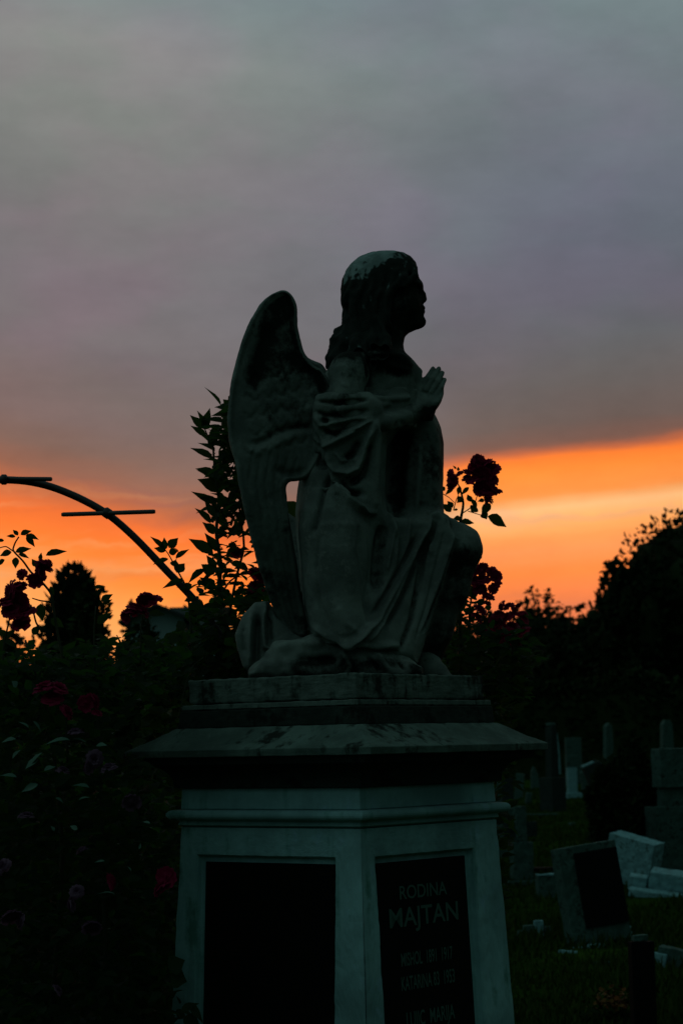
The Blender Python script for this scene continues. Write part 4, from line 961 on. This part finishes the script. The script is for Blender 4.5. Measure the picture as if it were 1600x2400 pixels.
def tree(name, label, px, py_top, wpx, Y, seed, group, cat='tree', leaf=.22, n=5000, low=0.1, mat='tree_leaf', core=.82, lumps=14):
    top = W(px, py_top, Y); h = top[2]; w = wpx * Y / FPX / 2
    root = empty(name, (top[0], Y, 0), label, cat, group)
    b = h * low; c = (top[0], Y, (h + b) / 2)
    crown_obj(root, M[mat], *crown(c, (w, w, (h - b) / 2 * 1.02), n, leaf, seed, core, lumps))
    m = MB(); m.tube([(top[0], Y, -.1), (top[0] + .05 * w, Y, h * .3), (top[0] - .04 * w, Y, h * .7)], [h * .035, h * .026, h * .010], 8)
    r = random.Random(seed)
    for i in range(5):
        z = h * (.3 + .1 * i); th = r.uniform(0, 6.3)
        m.tube([(top[0], Y, z), (top[0] + math.cos(th) * w * .4, Y + math.sin(th) * w * .4, z + h * .12), (top[0] + math.cos(th) * w * .75, Y + math.sin(th) * w * .75, z + h * .18)], [h * .014, h * .008, h * .003], 6)
    m.build('trunk', M['bark'], root, True)
    return root
GB = 'trees beyond the graves'
tree('broadleaf_tree', 'big dark broadleaf tree at the right edge, tallest of the trees', 1756, 1222, 650, 105, 21, None, leaf=.34, n=24000, low=.02, lumps=26, core=.9)
tree('broadleaf_tree', 'rounded lower tree on the left shoulder of the big right-hand tree', 1478, 1322, 190, 101, 22, None, leaf=.38, n=6000, low=.05, lumps=18)
# low dark trees closing the far side of the cemetery
for i, (px, py, w, Y) in enumerate([(1380, 1426, 190, 66), (1285, 1436, 170, 70), (1190, 1455, 180, 68), (1080, 1480, 190, 70), (960, 1480, 200, 72), (840, 1450, 180, 70), (700, 1450, 190, 69), (580, 1440, 180, 71), (460, 1445, 170, 70), (350, 1440, 170, 66), (1320, 1470, 200, 62), (1520, 1440, 220, 64)]):
    lb2 = {3: 'dark treetop behind the lower rose clusters, right of the angel', 4: 'dark tree hidden behind the raised knee and skirt', 5: 'dark tree directly behind the middle of the kneeling angel', 6: 'dark tree behind the lower tip of the wing', 7: 'dark tree behind the tall leafy rose, left of the statue', 8: 'dark tree behind the foot of the arch', 9: 'dark tree behind the small house roof', 10: 'dark rounded tree under the left edge of the big right-hand trees', 11: 'dark tree filling the skyline under the big right-hand tree'}
    lb = ['bushy dark tree between the pointed shoots and the rounded right-hand tree', 'low dark tree under the pointed shoots, right of the roses', 'dark tree crown just right of the lower rose clusters'][i] if i < 3 else lb2[i]
    tree('background_tree', lb or 'dark tree in the unbroken row behind the statue and roses', px, py, w, Y * 1.75, 40 + i, 'row of dark trees behind the cemetery', leaf=.44, n=3200, low=.0, core=.9)
# undergrowth belt in front of that row hides the trunks
def hedge(name, label, x0, x1, ytop, Y, seed, leaf=.16, n=5000, mat='shrub_leaf', depth=1.6):
    a, b = W(x0, ytop, Y), W(x1, ytop, Y); h = (a[2] + b[2]) / 2
    root = empty(name, ((a[0] + b[0]) / 2, Y, 0), label, 'hedge')
    r = np.random.default_rng(seed); P = np.stack([r.uniform(a[0], b[0], n), Y + r.uniform(-depth / 2, depth / 2, n), h * r.uniform(0, 1, n) ** .7], 1)
    P[:, 2] *= .88 + .16 * np.array([mnoise.noise(Vector((p * .9 / h * 2, seed, 0))) for p in P[:, 0]])
    m = 24; V = []; F = []
    xs = np.linspace(a[0], b[0], m)
    for i, x in enumerate(xs):
        hh = h * (.84 + .14 * mnoise.noise(Vector((x * .9 / h * 2, seed, 0))))
        V += [(x, Y - depth * .45, 0), (x, Y - depth * .4, hh * .8), (x, Y, hh * .95), (x, Y + depth * .4, hh * .8), (x, Y + depth * .45, 0)]
        if i:
            for j in range(4): F.append((5 * i - 5 + j, 5 * i - 4 + j, 5 * i + 1 + j, 5 * i + j))
    crown_obj(root, M[mat], P, r.normal(size=(n, 3)), r.normal(size=(n, 3)) + [0, 0, .5], leaf * r.uniform(.6, 1.3, n), np.array(V), np.array(F), 'foliage')
    return root
hedge('hedge', 'tall clipped dark hedge along the far side of the right-hand graves', 1100, 2500, 1550, 90, 5, .34, 16000)
hedge('hedge', 'dark hedge behind the left rose bush', -300, 760, 1495, 30, 6, .12, 9000)
hedge('shrub', 'dense dark undergrowth behind the lower half of the left rose bush', -350, 430, 1660, 8.6, 12, .055, 9000, 'leaf', .9)
# left side: near conifer, blurred bush, house roof
def conifer(px, py, wpx, Y, seed):
    top = W(px, py, Y); h = top[2]; w = wpx * Y / FPX / 2
    root = empty('conifer', (top[0], Y, 0), 'rounded columnar conifer standing behind the left rose blooms', 'conifer')
    r = np.random.default_rng(seed); n = 9000
    t = r.uniform(0, 1, n) ** .8; th = r.uniform(0, 2 * math.pi, n); rad = w * np.minimum(1, (t * 9) ** .5) * (.8 + .2 * t)
    rad *= r.uniform(.7, 1.06, n) * (1 + .14 * np.sin(th * 5 + t * 22))
    P = np.stack([top[0] + np.cos(th) * rad, Y + np.sin(th) * rad, h * (1 - t) * .99], 1)
    D = np.stack([np.cos(th) * .6, np.sin(th) * .6, np.full(n, 1.0)], 1) + r.normal(0, .25, (n, 3))
    V = []; F = []
    for i in range(14):
        tt_ = i / 13; tt_ = tt_ ** 1.6; ra = w * .80 * min(1, (tt_ * 9) ** .5 + .02) * (.8 + .2 * tt_)
        for j in range(12): V.append((top[0] + math.cos(j * math.pi / 6) * ra, Y + math.sin(j * math.pi / 6) * ra, h * (1 - tt_) * .97))
        if i:
            for j in range(12): F.append((12 * i - 12 + j, 12 * i - 12 + (j + 1) % 12, 12 * i + (j + 1) % 12, 12 * i + j))
    crown_obj(root, M['conifer_leaf'], P, D, r.normal(size=(n, 3)), .10 * r.uniform(.6, 1.4, n), np.array(V), np.array(F), asp=.4)
    m = MB(); m.tube([(top[0], Y, -.1), (top[0], Y, h * .9)], [.12, .02], 8); m.build('trunk', M['bark'], root, True)
conifer(172, 1326, 128, 22, 3)
tree('shrub', 'soft blurred shrub to the right of the rounded conifer', 222, 1395, 90, 21, 60, None, 'shrub', .08, 3500, .0, 'shrub_leaf', .8)
tree('shrub', 'low blurred shrub at the far left, below the red blooms', 60, 1478, 190, 24, 61, None, 'shrub', .09, 3500, .0, 'shrub_leaf', .8)
tree('shrub', 'dark shrub under the house roof, between bloom and arch', 330, 1478, 200, 20, 62, None, 'shrub', .08, 4500, .0, 'shrub_leaf', .9)
# thin shoots right of the roses
root = empty('shrub', (W(1290, 1500, 90)[0], 90, 0), 'spindly shrub with upright leafy shoots on the skyline, right of the roses', 'shrub')
ps = Plant(root, 9)
for pts_ in ([(1252, 1480), (1252, 1420), (1250, 1390)], [(1285, 1480), (1284, 1430), (1284, 1395)], [(1230, 1480), (1232, 1415)], [(1308, 1480), (1306, 1425)], [(1264, 1480), (1262, 1405)], [(1335, 1480), (1334, 1432)]):
    ps.stem(pts_, 90, .045, .02)
for c_, n_, sx, sy in (((1246, 1388), 14, 8, 5), ((1260, 1396), 16, 7, 6), ((1252, 1408), 14, 6, 12), ((1284, 1412), 24, 6, 18), ((1284, 1398), 26, 7, 11), ((1284, 1425), 20, 8, 10), ((1232, 1412), 10, 8, 4), ((1236, 1432), 24, 14, 9), ((1306, 1428), 30, 12, 10), ((1258, 1425), 28, 10, 14), ((1334, 1432), 20, 8, 6), ((1275, 1462), 160, 60, 16), ((1280, 1500), 200, 80, 20)):
    ps.cloud(n_, lambda r, c_=c_, sx=sx, sy=sy: W(c_[0] + r.normal(0, sx * .6), c_[1] + r.normal(0, sy * .6), 90 + r.uniform(-1, 1)), (.13, .26), .7)
ps.build(M['shrub_leaf'])

# ================================================================ far house
root = empty('house', (W(430, 1500, 85)[0], 85, 0), 'small distant house with pale gable and dark roof, half hidden behind the roses', 'house')
def PW(px, py, Y, z=None):
    p = W(px, py, Y)
    if z is not None: p[2] = z
    return p
M['house_wall'] = material('house_wall_paint', (.20, .30, .29), .8, .1)[0]
M['roof'] = material('dark_roof', (.03, .045, .042), .8, .1)[0]
xa, xr, xe = W(362, 1440, 85)[0], W(374, 1417, 85)[0], W(540, 1417, 85)[0]
zr, ze = Zat(374, 1419, 85), Zat(362, 1446, 85)
zr2 = Zat(440, 1448, 85)
g = MB(); xm = W(374, 1419, 85)[0]; xb = W(436, 1449, 85)[0]
g.add([(xm - (xb - xm), 84, 0), (xb, 84, 0), (xb, 84, zr2), (xm, 84, zr - .15), (xm - (xb - xm), 84, zr2), (xm - (xb - xm), 92, 0), (xb, 92, 0), (xb, 92, zr2), (xm, 92, zr - .15), (xm - (xb - xm), 92, zr2)],
      [(0, 1, 2, 3, 4), (9, 8, 7, 6, 5), (0, 5, 6, 1), (1, 6, 7, 2), (4, 9, 5, 0)])
g.build('wall', M['house_wall'], root)
g = MB(); e_ = .5
for sgn in (-1, 1):
    xx = xm + sgn * (xb - xm + .45); zz = zr2 - .15
    g.add([(xm, 83.5, zr), (xx, 83.5, zz), (xx, 92.5, zz), (xm, 92.5, zr), (xm, 83.5, zr - .12), (xx, 83.5, zz - .12), (xx, 92.5, zz - .12), (xm, 92.5, zr - .12)], [(0, 1, 2, 3), (4, 7, 6, 5), (0, 4, 5, 1), (1, 5, 6, 2), (2, 6, 7, 3), (3, 7, 4, 0)])
g.add([(xm + .3, 86, zr - .02), (xe, 86, zr - .02), (xe, 83.2, zr2 - .6), (xb + .4, 83.2, zr2 - .6), (xm + .3, 91, zr - .5), (xe, 91, zr - .5)], [(0, 1, 2, 3), (0, 4, 5, 1)])
g.build('roof', M['roof'], root)
g = MB(); g.box((xb + .5, 84.2, 0), (xe - .3, 91, zr2 - .65)); g.build('wing_wall', M['house_wall'], root)
g = MB(); g.box((xe - 1.6, 87, zr - .3), (xe - 1.1, 87.5, zr + .0)); g.build('chimney', M['roof'], root)

# ================================================================ ground
m, b = material('grass_ground', (.03, .06, .018), 1.0, 0.0); t = m.node_tree
n1 = mnoise_node(t, .35, 6); n2 = mnoise_node(t, 4.0, 6, .7)
c = mixc(smooth(n1, .4, .62, t), (.012, .034, .006, 1), (.032, .066, .009, 1), tree=t)
c = mixc(M_('MULTIPLY', smooth(n2, .55, .7, t), .6, tree=t), c, (.040, .050, .016, 1), tree=t)
t.links.new(c, b.inputs['Base Color'])
bp = t.nodes.new('ShaderNodeBump'); bp.inputs['Distance'].default_value = .08; bp.inputs['Strength'].default_value = .8; t.links.new(n2, bp.inputs['Height']); t.links.new(bp.outputs[0], b.inputs['Normal'])
M['ground'] = m
gx = np.concatenate([[-900, -200, -60], np.linspace(-20, 24, 90), [60, 200, 900]]); gy = np.concatenate([[-300, -40, -5], np.linspace(0, 66, 130), [120, 300, 1500]])
X, Yg = np.meshgrid(gx, gy, indexing='ij'); Zg = np.array([[.06 * mnoise.noise(Vector((x * .35, y * .35, 0))) + .025 * mnoise.noise(Vector((x * 1.7, y * 1.7, 3))) if abs(x) < 25 and 0 <= y <= 66 else 0 for y in gy] for x in gx])
Zg = Zg * sstep(np.abs(Yg - 6.4) + np.abs(X) * .6, 1.2, 3.0)
I = np.arange(X.size).reshape(X.shape); F = np.stack([I[:-1, :-1], I[1:, :-1], I[1:, 1:], I[:-1, 1:]], -1).reshape(-1, 4)
gr = mesh('ground', np.stack([X, Yg, Zg], -1).reshape(-1, 3), F, M['ground'], None, True); gr['kind'] = 'structure'
# grass tufts over the visible part of the cemetery
r = np.random.default_rng(4); n = 38000
Yp = 11 + 62 * r.uniform(0, 1, n) ** 1.7; Xp = Yp * r.uniform(.055, .175, n)
P = np.stack([Xp, Yp, np.full(n, -.02)], 1); D = np.stack([r.normal(0, .35, n), r.normal(0, .35, n), np.ones(n)], 1)
hgt = (.07 + .10 * np.clip(np.array([mnoise.noise(Vector((x * .8, y * .8, 9))) for x, y in zip(Xp, Yp)]) + .3, 0, 1)) * r.uniform(.6, 1.3, n)
M['grass'] = foliage_mat('grass_blade', (.016, .046, .006), (.045, .075, .012), .8, .05, 3)
go = leaves('grass', P, D, r.normal(size=(n, 3)), hgt, .012 + Yp * .0005, M['grass'], None, LT_LOW); tag(go, 'rough dark grass growing between the graves', 'grass', kind='stuff')

# ================================================================ the old graves on the right
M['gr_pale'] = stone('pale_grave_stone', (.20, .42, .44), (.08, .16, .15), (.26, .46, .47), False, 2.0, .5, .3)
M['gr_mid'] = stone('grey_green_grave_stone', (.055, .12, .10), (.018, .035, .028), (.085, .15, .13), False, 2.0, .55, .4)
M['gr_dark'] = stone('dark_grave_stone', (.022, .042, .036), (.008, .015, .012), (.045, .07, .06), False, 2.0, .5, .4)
M['gr_black'] = material('polished_black_slab', (.006, .008, .007), .85, .05)[0]
M['cloth_or'] = foliage_mat('faded_orange_flower', (.13, .04, .008), (.09, .055, .01), .7, .1, 8)
WEAR = bpy.data.textures.new('grave_wear', 'CLOUDS'); WEAR.noise_scale = .08; WEAR.noise_depth = 3
def rot(rx=0, ry=0, rz=0):
    return np.array(Matrix.Rotation(rz, 3, 'Z') @ Matrix.Rotation(ry, 3, 'Y') @ Matrix.Rotation(rx, 3, 'X'))
def grave(name, label, px, py_base, rz=0.0, tilt=(0, 0), cat='gravestone', group=None):
    """stands where its foot shows in the photo: the foot's row gives the distance along the ground"""
    a, b = 3.0, 400.0
    for _ in range(60):
        mid = (a + b) / 2
        if W(px, py_base, mid)[2] < 0: b = mid
        else: a = mid
    Y = a; p = W(px, py_base, Y); root = empty(name, (p[0], Y, 0), label, cat, group)
    k = Y / FPX; R = rot(tilt[0], tilt[1], rz)
    def part(nm, mat, boxes, bevel=.012, prof=None):
        m = MB()
        for lo, hi in boxes: m.box(np.array(lo) * k, np.array(hi) * k, R, (p[0], Y, 0))
        if prof:
            outl, d0, d1 = prof; n_ = len(outl)
            v = [np.array([x, d, z]) * k for d in (d0, d1) for x, z in outl]; v = np.array(v) @ R.T + np.array([p[0], Y, 0])
            m.add(v, [tuple(range(n_))[::-1], tuple(range(n_, 2 * n_))] + [(i, (i + 1) % n_, n_ + (i + 1) % n_, n_ + i) for i in range(n_)][::1])
        o = m.build(nm, mat, root)
        sbm = None
        bm_ = o.modifiers.new('bevel', 'BEVEL'); bm_.width = bevel * k * 120; bm_.segments = 2; bm_.limit_method = 'ANGLE'
        if mat is not M['gr_black'] and len(o.data.vertices) <= 8 and Y < 40:
            sb2 = o.modifiers.new('sub', 'SUBSURF'); sb2.subdivision_type = 'SIMPLE'; sb2.levels = sb2.render_levels = 4
            d2 = o.modifiers.new('wear', 'DISPLACE'); d2.texture = WEAR; d2.strength = .02; d2.mid_level = .5
        return o
    part.k = k; part.root = root
    return part
R8 = math.radians
# boxes are in photo pixels at the stone's own distance: (x0, y0, z0), (x1, y1, z1)
g = grave('leaning_gravestone', 'big pale-rimmed gravestone with black slab, leaning to the right', 1418, 2214, R8(20), (R8(-5), R8(-6.5)))
g('block', M['gr_mid'], [((-78, 0, 6), (70, 46, 232))]); g('slab', M['gr_black'], [((-42, -6, 44), (68, 0.5, 216))], .006); g('footing', M['gr_pale'], [((-86, -40, -8), (-20, 20, 8))], .02)
g = grave('tilted_grave_block', 'pale block tilted with light top, behind the big leaning gravestone', 1462, 2092, R8(-34), (R8(4), R8(14)))
g('block', M['gr_pale'], [((-58, -6, 20), (58, 50, 128))])
g = grave('broken_slab', 'cracked white slab lying in pieces right of the leaning gravestone', 1545, 2110, R8(-14), (R8(6), R8(8)), 'broken slab')
g('slab', M['gr_pale'], [((-70, -30, 4), (60, 10, 22))], .02); g('broken_piece', M['gr_pale'], [((-30, 14, 20), (90, 90, 60))], .02); g('broken_piece', M['gr_pale'], [((-78, 14, 12), (-36, 60, 44))], .02)
g = grave('stepped_monument', 'tall grey-green stepped grave monument at the right edge', 1585, 2062, R8(14))
g('base', M['gr_mid'], [((-50, -10, -10), (90, 60, 168))]); g('shaft', M['gr_mid'], [((-24, 4, 160), (36, 46, 214))]); g('head', M['gr_mid'], [((-32, -4, 212), (90, 54, 302))]); g('dark_recess', M['gr_black'], [((18, -14, 20), (60, -9, 150))], .004)
g = grave('obelisk', 'tall dark obelisk with pale side and light tip, leftmost of the obelisks', 1296, 1905, R8(38))
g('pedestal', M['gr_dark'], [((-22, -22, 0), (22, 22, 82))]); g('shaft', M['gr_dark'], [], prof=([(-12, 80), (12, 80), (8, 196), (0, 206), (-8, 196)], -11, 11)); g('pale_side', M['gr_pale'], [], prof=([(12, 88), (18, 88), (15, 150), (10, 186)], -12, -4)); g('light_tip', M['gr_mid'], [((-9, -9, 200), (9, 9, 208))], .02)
g = grave('white_grave_cross', 'small white stone pillar with broad foot, brightest among the far graves', 1342, 1872, R8(8))
g('foot', M['gr_pale'], [((-17, -12, 0), (20, 12, 14))]); g('pillar', M['gr_pale'], [((-13, -8, 13), (10, 8, 74))]); g('cap', M['gr_mid'], [((-15, -9, 73), (12, 9, 100))])
g = grave('gravestone', 'square grey headstone directly behind the white pillar', 1345, 1838, R8(6)); g('block', M['gr_mid'], [((-19, -6, 0), (19, 8, 108))])
g = grave('obelisk', 'slim grey obelisk in the middle of the far graves', 1428, 1850, R8(20))
g('pedestal', M['gr_mid'], [((-18, -14, 0), (16, 14, 62))]); g('shaft', M['gr_mid'], [], prof=([(-11, 60), (11, 60), (8, 146), (0, 154), (-8, 146)], -9, 9))
g = grave('obelisk', 'blunt grey obelisk rising behind the stepped monument', 1566, 1860, R8(12))
g('pedestal', M['gr_mid'], [((-22, -14, 0), (22, 14, 80))]); g('shaft', M['gr_mid'], [], prof=([(-15, 78), (15, 78), (12, 160), (6, 170), (-6, 170), (-12, 160)], -11, 11))
g = grave('gravestone', 'leaning dark headstone with top light painted along its upper edge, below the slim obelisk', 1412, 1880, R8(10), (0, R8(-22))); g('block', M['gr_dark'], [((-14, -8, 0), (30, 8, 92))]); g('painted_lit_edge', M['gr_pale'], [((-14, -9, 92), (16, 8, 96))], .004)  # pale strip paints top light onto the stone's upper edge
g = grave('gravestone', 'rounded grey stone right of the slim obelisk', 1450, 1850, R8(-10)); g('block', M['gr_mid'], [], prof=([(-14, 0), (14, 0), (14, 62), (6, 78), (-6, 78), (-14, 62)], -6, 6))
g = grave('gravestone', 'small pointed stone between the slim and the blunt obelisk', 1498, 1830, R8(5)); g('block', M['gr_mid'], [], prof=([(-9, 0), (12, 0), (9, 62), (-2, 84), (-8, 62)], -6, 6))
g = grave('grave_cross', 'dark stone cross on a base, just right of the pedestal', 1222, 2072, R8(16))
g('base', M['gr_mid'], [((-24, -14, 0), (26, 14, 96))]); g('arms', M['gr_dark'], [((-40, -5, 108), (40, 6, 142))]); g('upright', M['gr_mid'], [((-14, -9, 94), (14, 9, 178))]); g('kerb', M['gr_mid'], [((-60, -40, 0), (70, -30, 10))])
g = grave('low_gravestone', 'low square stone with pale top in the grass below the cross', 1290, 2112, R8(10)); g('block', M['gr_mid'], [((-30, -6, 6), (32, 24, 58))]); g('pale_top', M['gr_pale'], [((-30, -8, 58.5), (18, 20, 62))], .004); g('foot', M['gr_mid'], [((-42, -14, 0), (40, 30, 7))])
g = grave('black_grave_slab', 'black slab lying in the grass behind the low square stone', 1268, 2048, R8(10)); g('slab', M['gr_black'], [((-26, -8, 0), (30, 34, 14))])
g = grave('gravestone', 'grey headstone with a pale dot at the left of the far graves', 1160, 1906, R8(4)); g('block', M['gr_mid'], [((-12, -6, 0), (16, 6, 70))])
g = grave('gravestone', 'dark headstone beside the pedestal moulding', 1190, 1890, R8(8)); g('block', M['gr_dark'], [((-15, -6, 0), (13, 6, 66))])
g = grave('gravestone', 'narrow grey stone left of the tall obelisk, standing in front of another', 1214, 1876, R8(-12), (0, R8(6))); g('block', M['gr_mid'], [((-10, -6, 0), (10, 6, 62))])
g = grave('gravestone', 'faint pointed stone closest to the left of the tall obelisk', 1252, 1850, R8(5)); g('block', M['gr_mid'], [], prof=([(-9, 0), (12, 0), (8, 40), (-2, 54), (-8, 40)], -5, 5))
g = grave('gravestone', 'grey headstone below the right-hand moulding of the pedestal, with rounded shoulders', 1178, 2010, R8(10)); g('block', M['gr_mid'], [], prof=([(-20, 0), (12, 0), (12, 70), (4, 84), (-12, 84), (-20, 70)], -7, 7))
g = grave('grave_kerb', 'thin pale kerb line across the grass right of the pedestal', 1256, 1912, R8(3), cat='grave kerb'); g('kerb', M['gr_mid'], [((-48, -3, 0), (52, 3, 5))])
g = grave('grave_wreath_stand', 'small cluster of pale broken stones in the grass, left of the leaning gravestone', 1258, 2195, R8(12), cat='broken stones')
g('stone_piece', M['gr_pale'], [((-6, -6, 0), (14, 8, 36))]); g('stone_piece', M['gr_mid'], [((-32, -4, 0), (-8, 10, 26))]); g('stone_piece', M['gr_mid'], [((18, -4, 0), (34, 8, 22))]); g('stone_piece', M['gr_mid'], [((-50, -16, 0), (-34, -2, 16))])
g = grave('small_grave_block', 'broken grey lump of stone at the lower right edge', 1580, 2275, R8(-18), (0, R8(10))); g('block', M['gr_mid'], [((-44, -6, 0), (40, 40, 48))]); g('broken_piece', M['gr_pale'], [((-52, -14, 0), (-20, 4, 34))])
g = grave('dark_grave_post', 'black upright grave post in the lower right foreground', 1508, 2440, R8(14)); g('post', M['gr_black'], [((-26, -10, 0), (30, 16, 225))]); g('pale_cap', M['gr_mid'], [((-20, -10, 226), (14, 10, 240))])
g = grave('grave_kerb', 'low pale kerb with broken corner in the lower right grass', 1420, 2270, R8(6), cat='grave kerb'); g('kerb', M['gr_mid'], [((-30, -3, 0), (50, 4, 16))])
g = grave('grave_kerb', 'dark kerb line at the bottom right beneath the orange flowers', 1480, 2335, R8(2), cat='grave kerb'); g('kerb', M['gr_mid'], [((-70, -4, 0), (110, 4, 7))])
rg = random.Random(5)
extra_ = [(1168, 1868, 18, 44, 0, 'tiny rounded stone against the pedestal, farthest of the left cluster', 'r'), (1236, 1888, 14, 30, 8, 'short leaning stub in the grass below the faint pointed stone', 'b'), (1374, 1862, 20, 54, -6, 'broad stone just right of the white pillar', 'b'),
          (1392, 1842, 14, 64, 3, 'narrow stone between the white pillar and the slim obelisk', 'r'), (1370, 1836, 12, 48, -4, 'small stone half hidden between white pillar and broad stone', 'p'), (1466, 1838, 18, 46, 10, 'squat stone tilted right beyond the rounded one', 'b'),
          (1200, 1930, 26, 36, -12, 'sunken slab edge left of the stone cross', 'b'), (1240, 1948, 24, 16, 14, 'low broken stub right above the cross arms', 'b'), (1390, 1925, 20, 12, 6, 'small pale chip in the grass above the tilted block', 'b'), (1340, 1938, 16, 10, -10, 'flat stone lying in the grass above the big leaning gravestone', 'b'),
          (1164, 1970, 20, 54, 6, 'pale-headed stone tucked behind the pedestal corner', 'r'), (1330, 2240, 46, 12, 4, 'pale flat slab at the foot of the big leaning gravestone', 'b'), (1470, 2196, 26, 22, -14, 'small pale lump under the lower right corner of the leaning gravestone', 'b')]
for px_, py_, w_, h_, lean_, lab_, sh_ in extra_:
    g = grave('gravestone' if h_ > 25 else 'broken_stone', lab_, px_, py_, R8(rg.uniform(-25, 25)), (R8(rg.uniform(-5, 5)), R8(lean_)), 'gravestone' if h_ > 25 else 'broken stone')
    o_m = M['gr_pale'] if lab_.startswith(('small pale', 'pale')) else M[rg.choice(['gr_mid', 'gr_dark'])]
    if sh_ == 'b': g('block', o_m, [((-w_ / 2, -5, -4), (w_ / 2, 7, h_))], .02)
    elif sh_ == 'r': g('block', o_m, [], .02, ([(-w_ / 2, -4), (w_ / 2, -4), (w_ / 2, h_ * .7), (w_ * .35, h_ * .9), (0, h_), (-w_ * .35, h_ * .9), (-w_ / 2, h_ * .7)], -4, 5))
    else: g('block', o_m, [], .02, ([(-w_ / 2, -4), (w_ / 2, -4), (w_ * .4, h_ * .7), (0, h_), (-w_ * .4, h_ * .7)], -4, 5))
# faded orange flowers on a grave
p = W(1432, 2318, 12.2); root = empty('flower_tuft', (p[0], p[1], 0), 'tuft of faded orange flowers beside the black grave post', 'flowers')
pf = Plant(root, 12); pf.cloud(160, lambda r: np.array([p[0] + r.normal(0, .055), p[1] + r.normal(0, .05), abs(r.normal(0, .05)) + .10]), (.02, .04), .8); pf.build(M['cloth_or'], 'petals')
pf = Plant(root, 13); pf.cloud(160, lambda r: np.array([p[0] + r.normal(0, .08), p[1] + r.normal(0, .05), abs(r.normal(0, .04))]), (.04, .08), .3, .8); pf.build(M['shrub_leaf'], 'foliage')
# dark bush among the graves
tree('shrub', 'dense black bush among the graves, left of the stepped monument', 1435, 1800, 110, 24, 71, None, 'shrub', .10, 5000, .0, 'tree_leaf', .85, 9)
tree('shrub', 'taller black bush against the left side of the stepped monument', 1505, 1752, 120, 25, 72, None, 'shrub', .10, 5000, .0, 'tree_leaf', .85, 9)
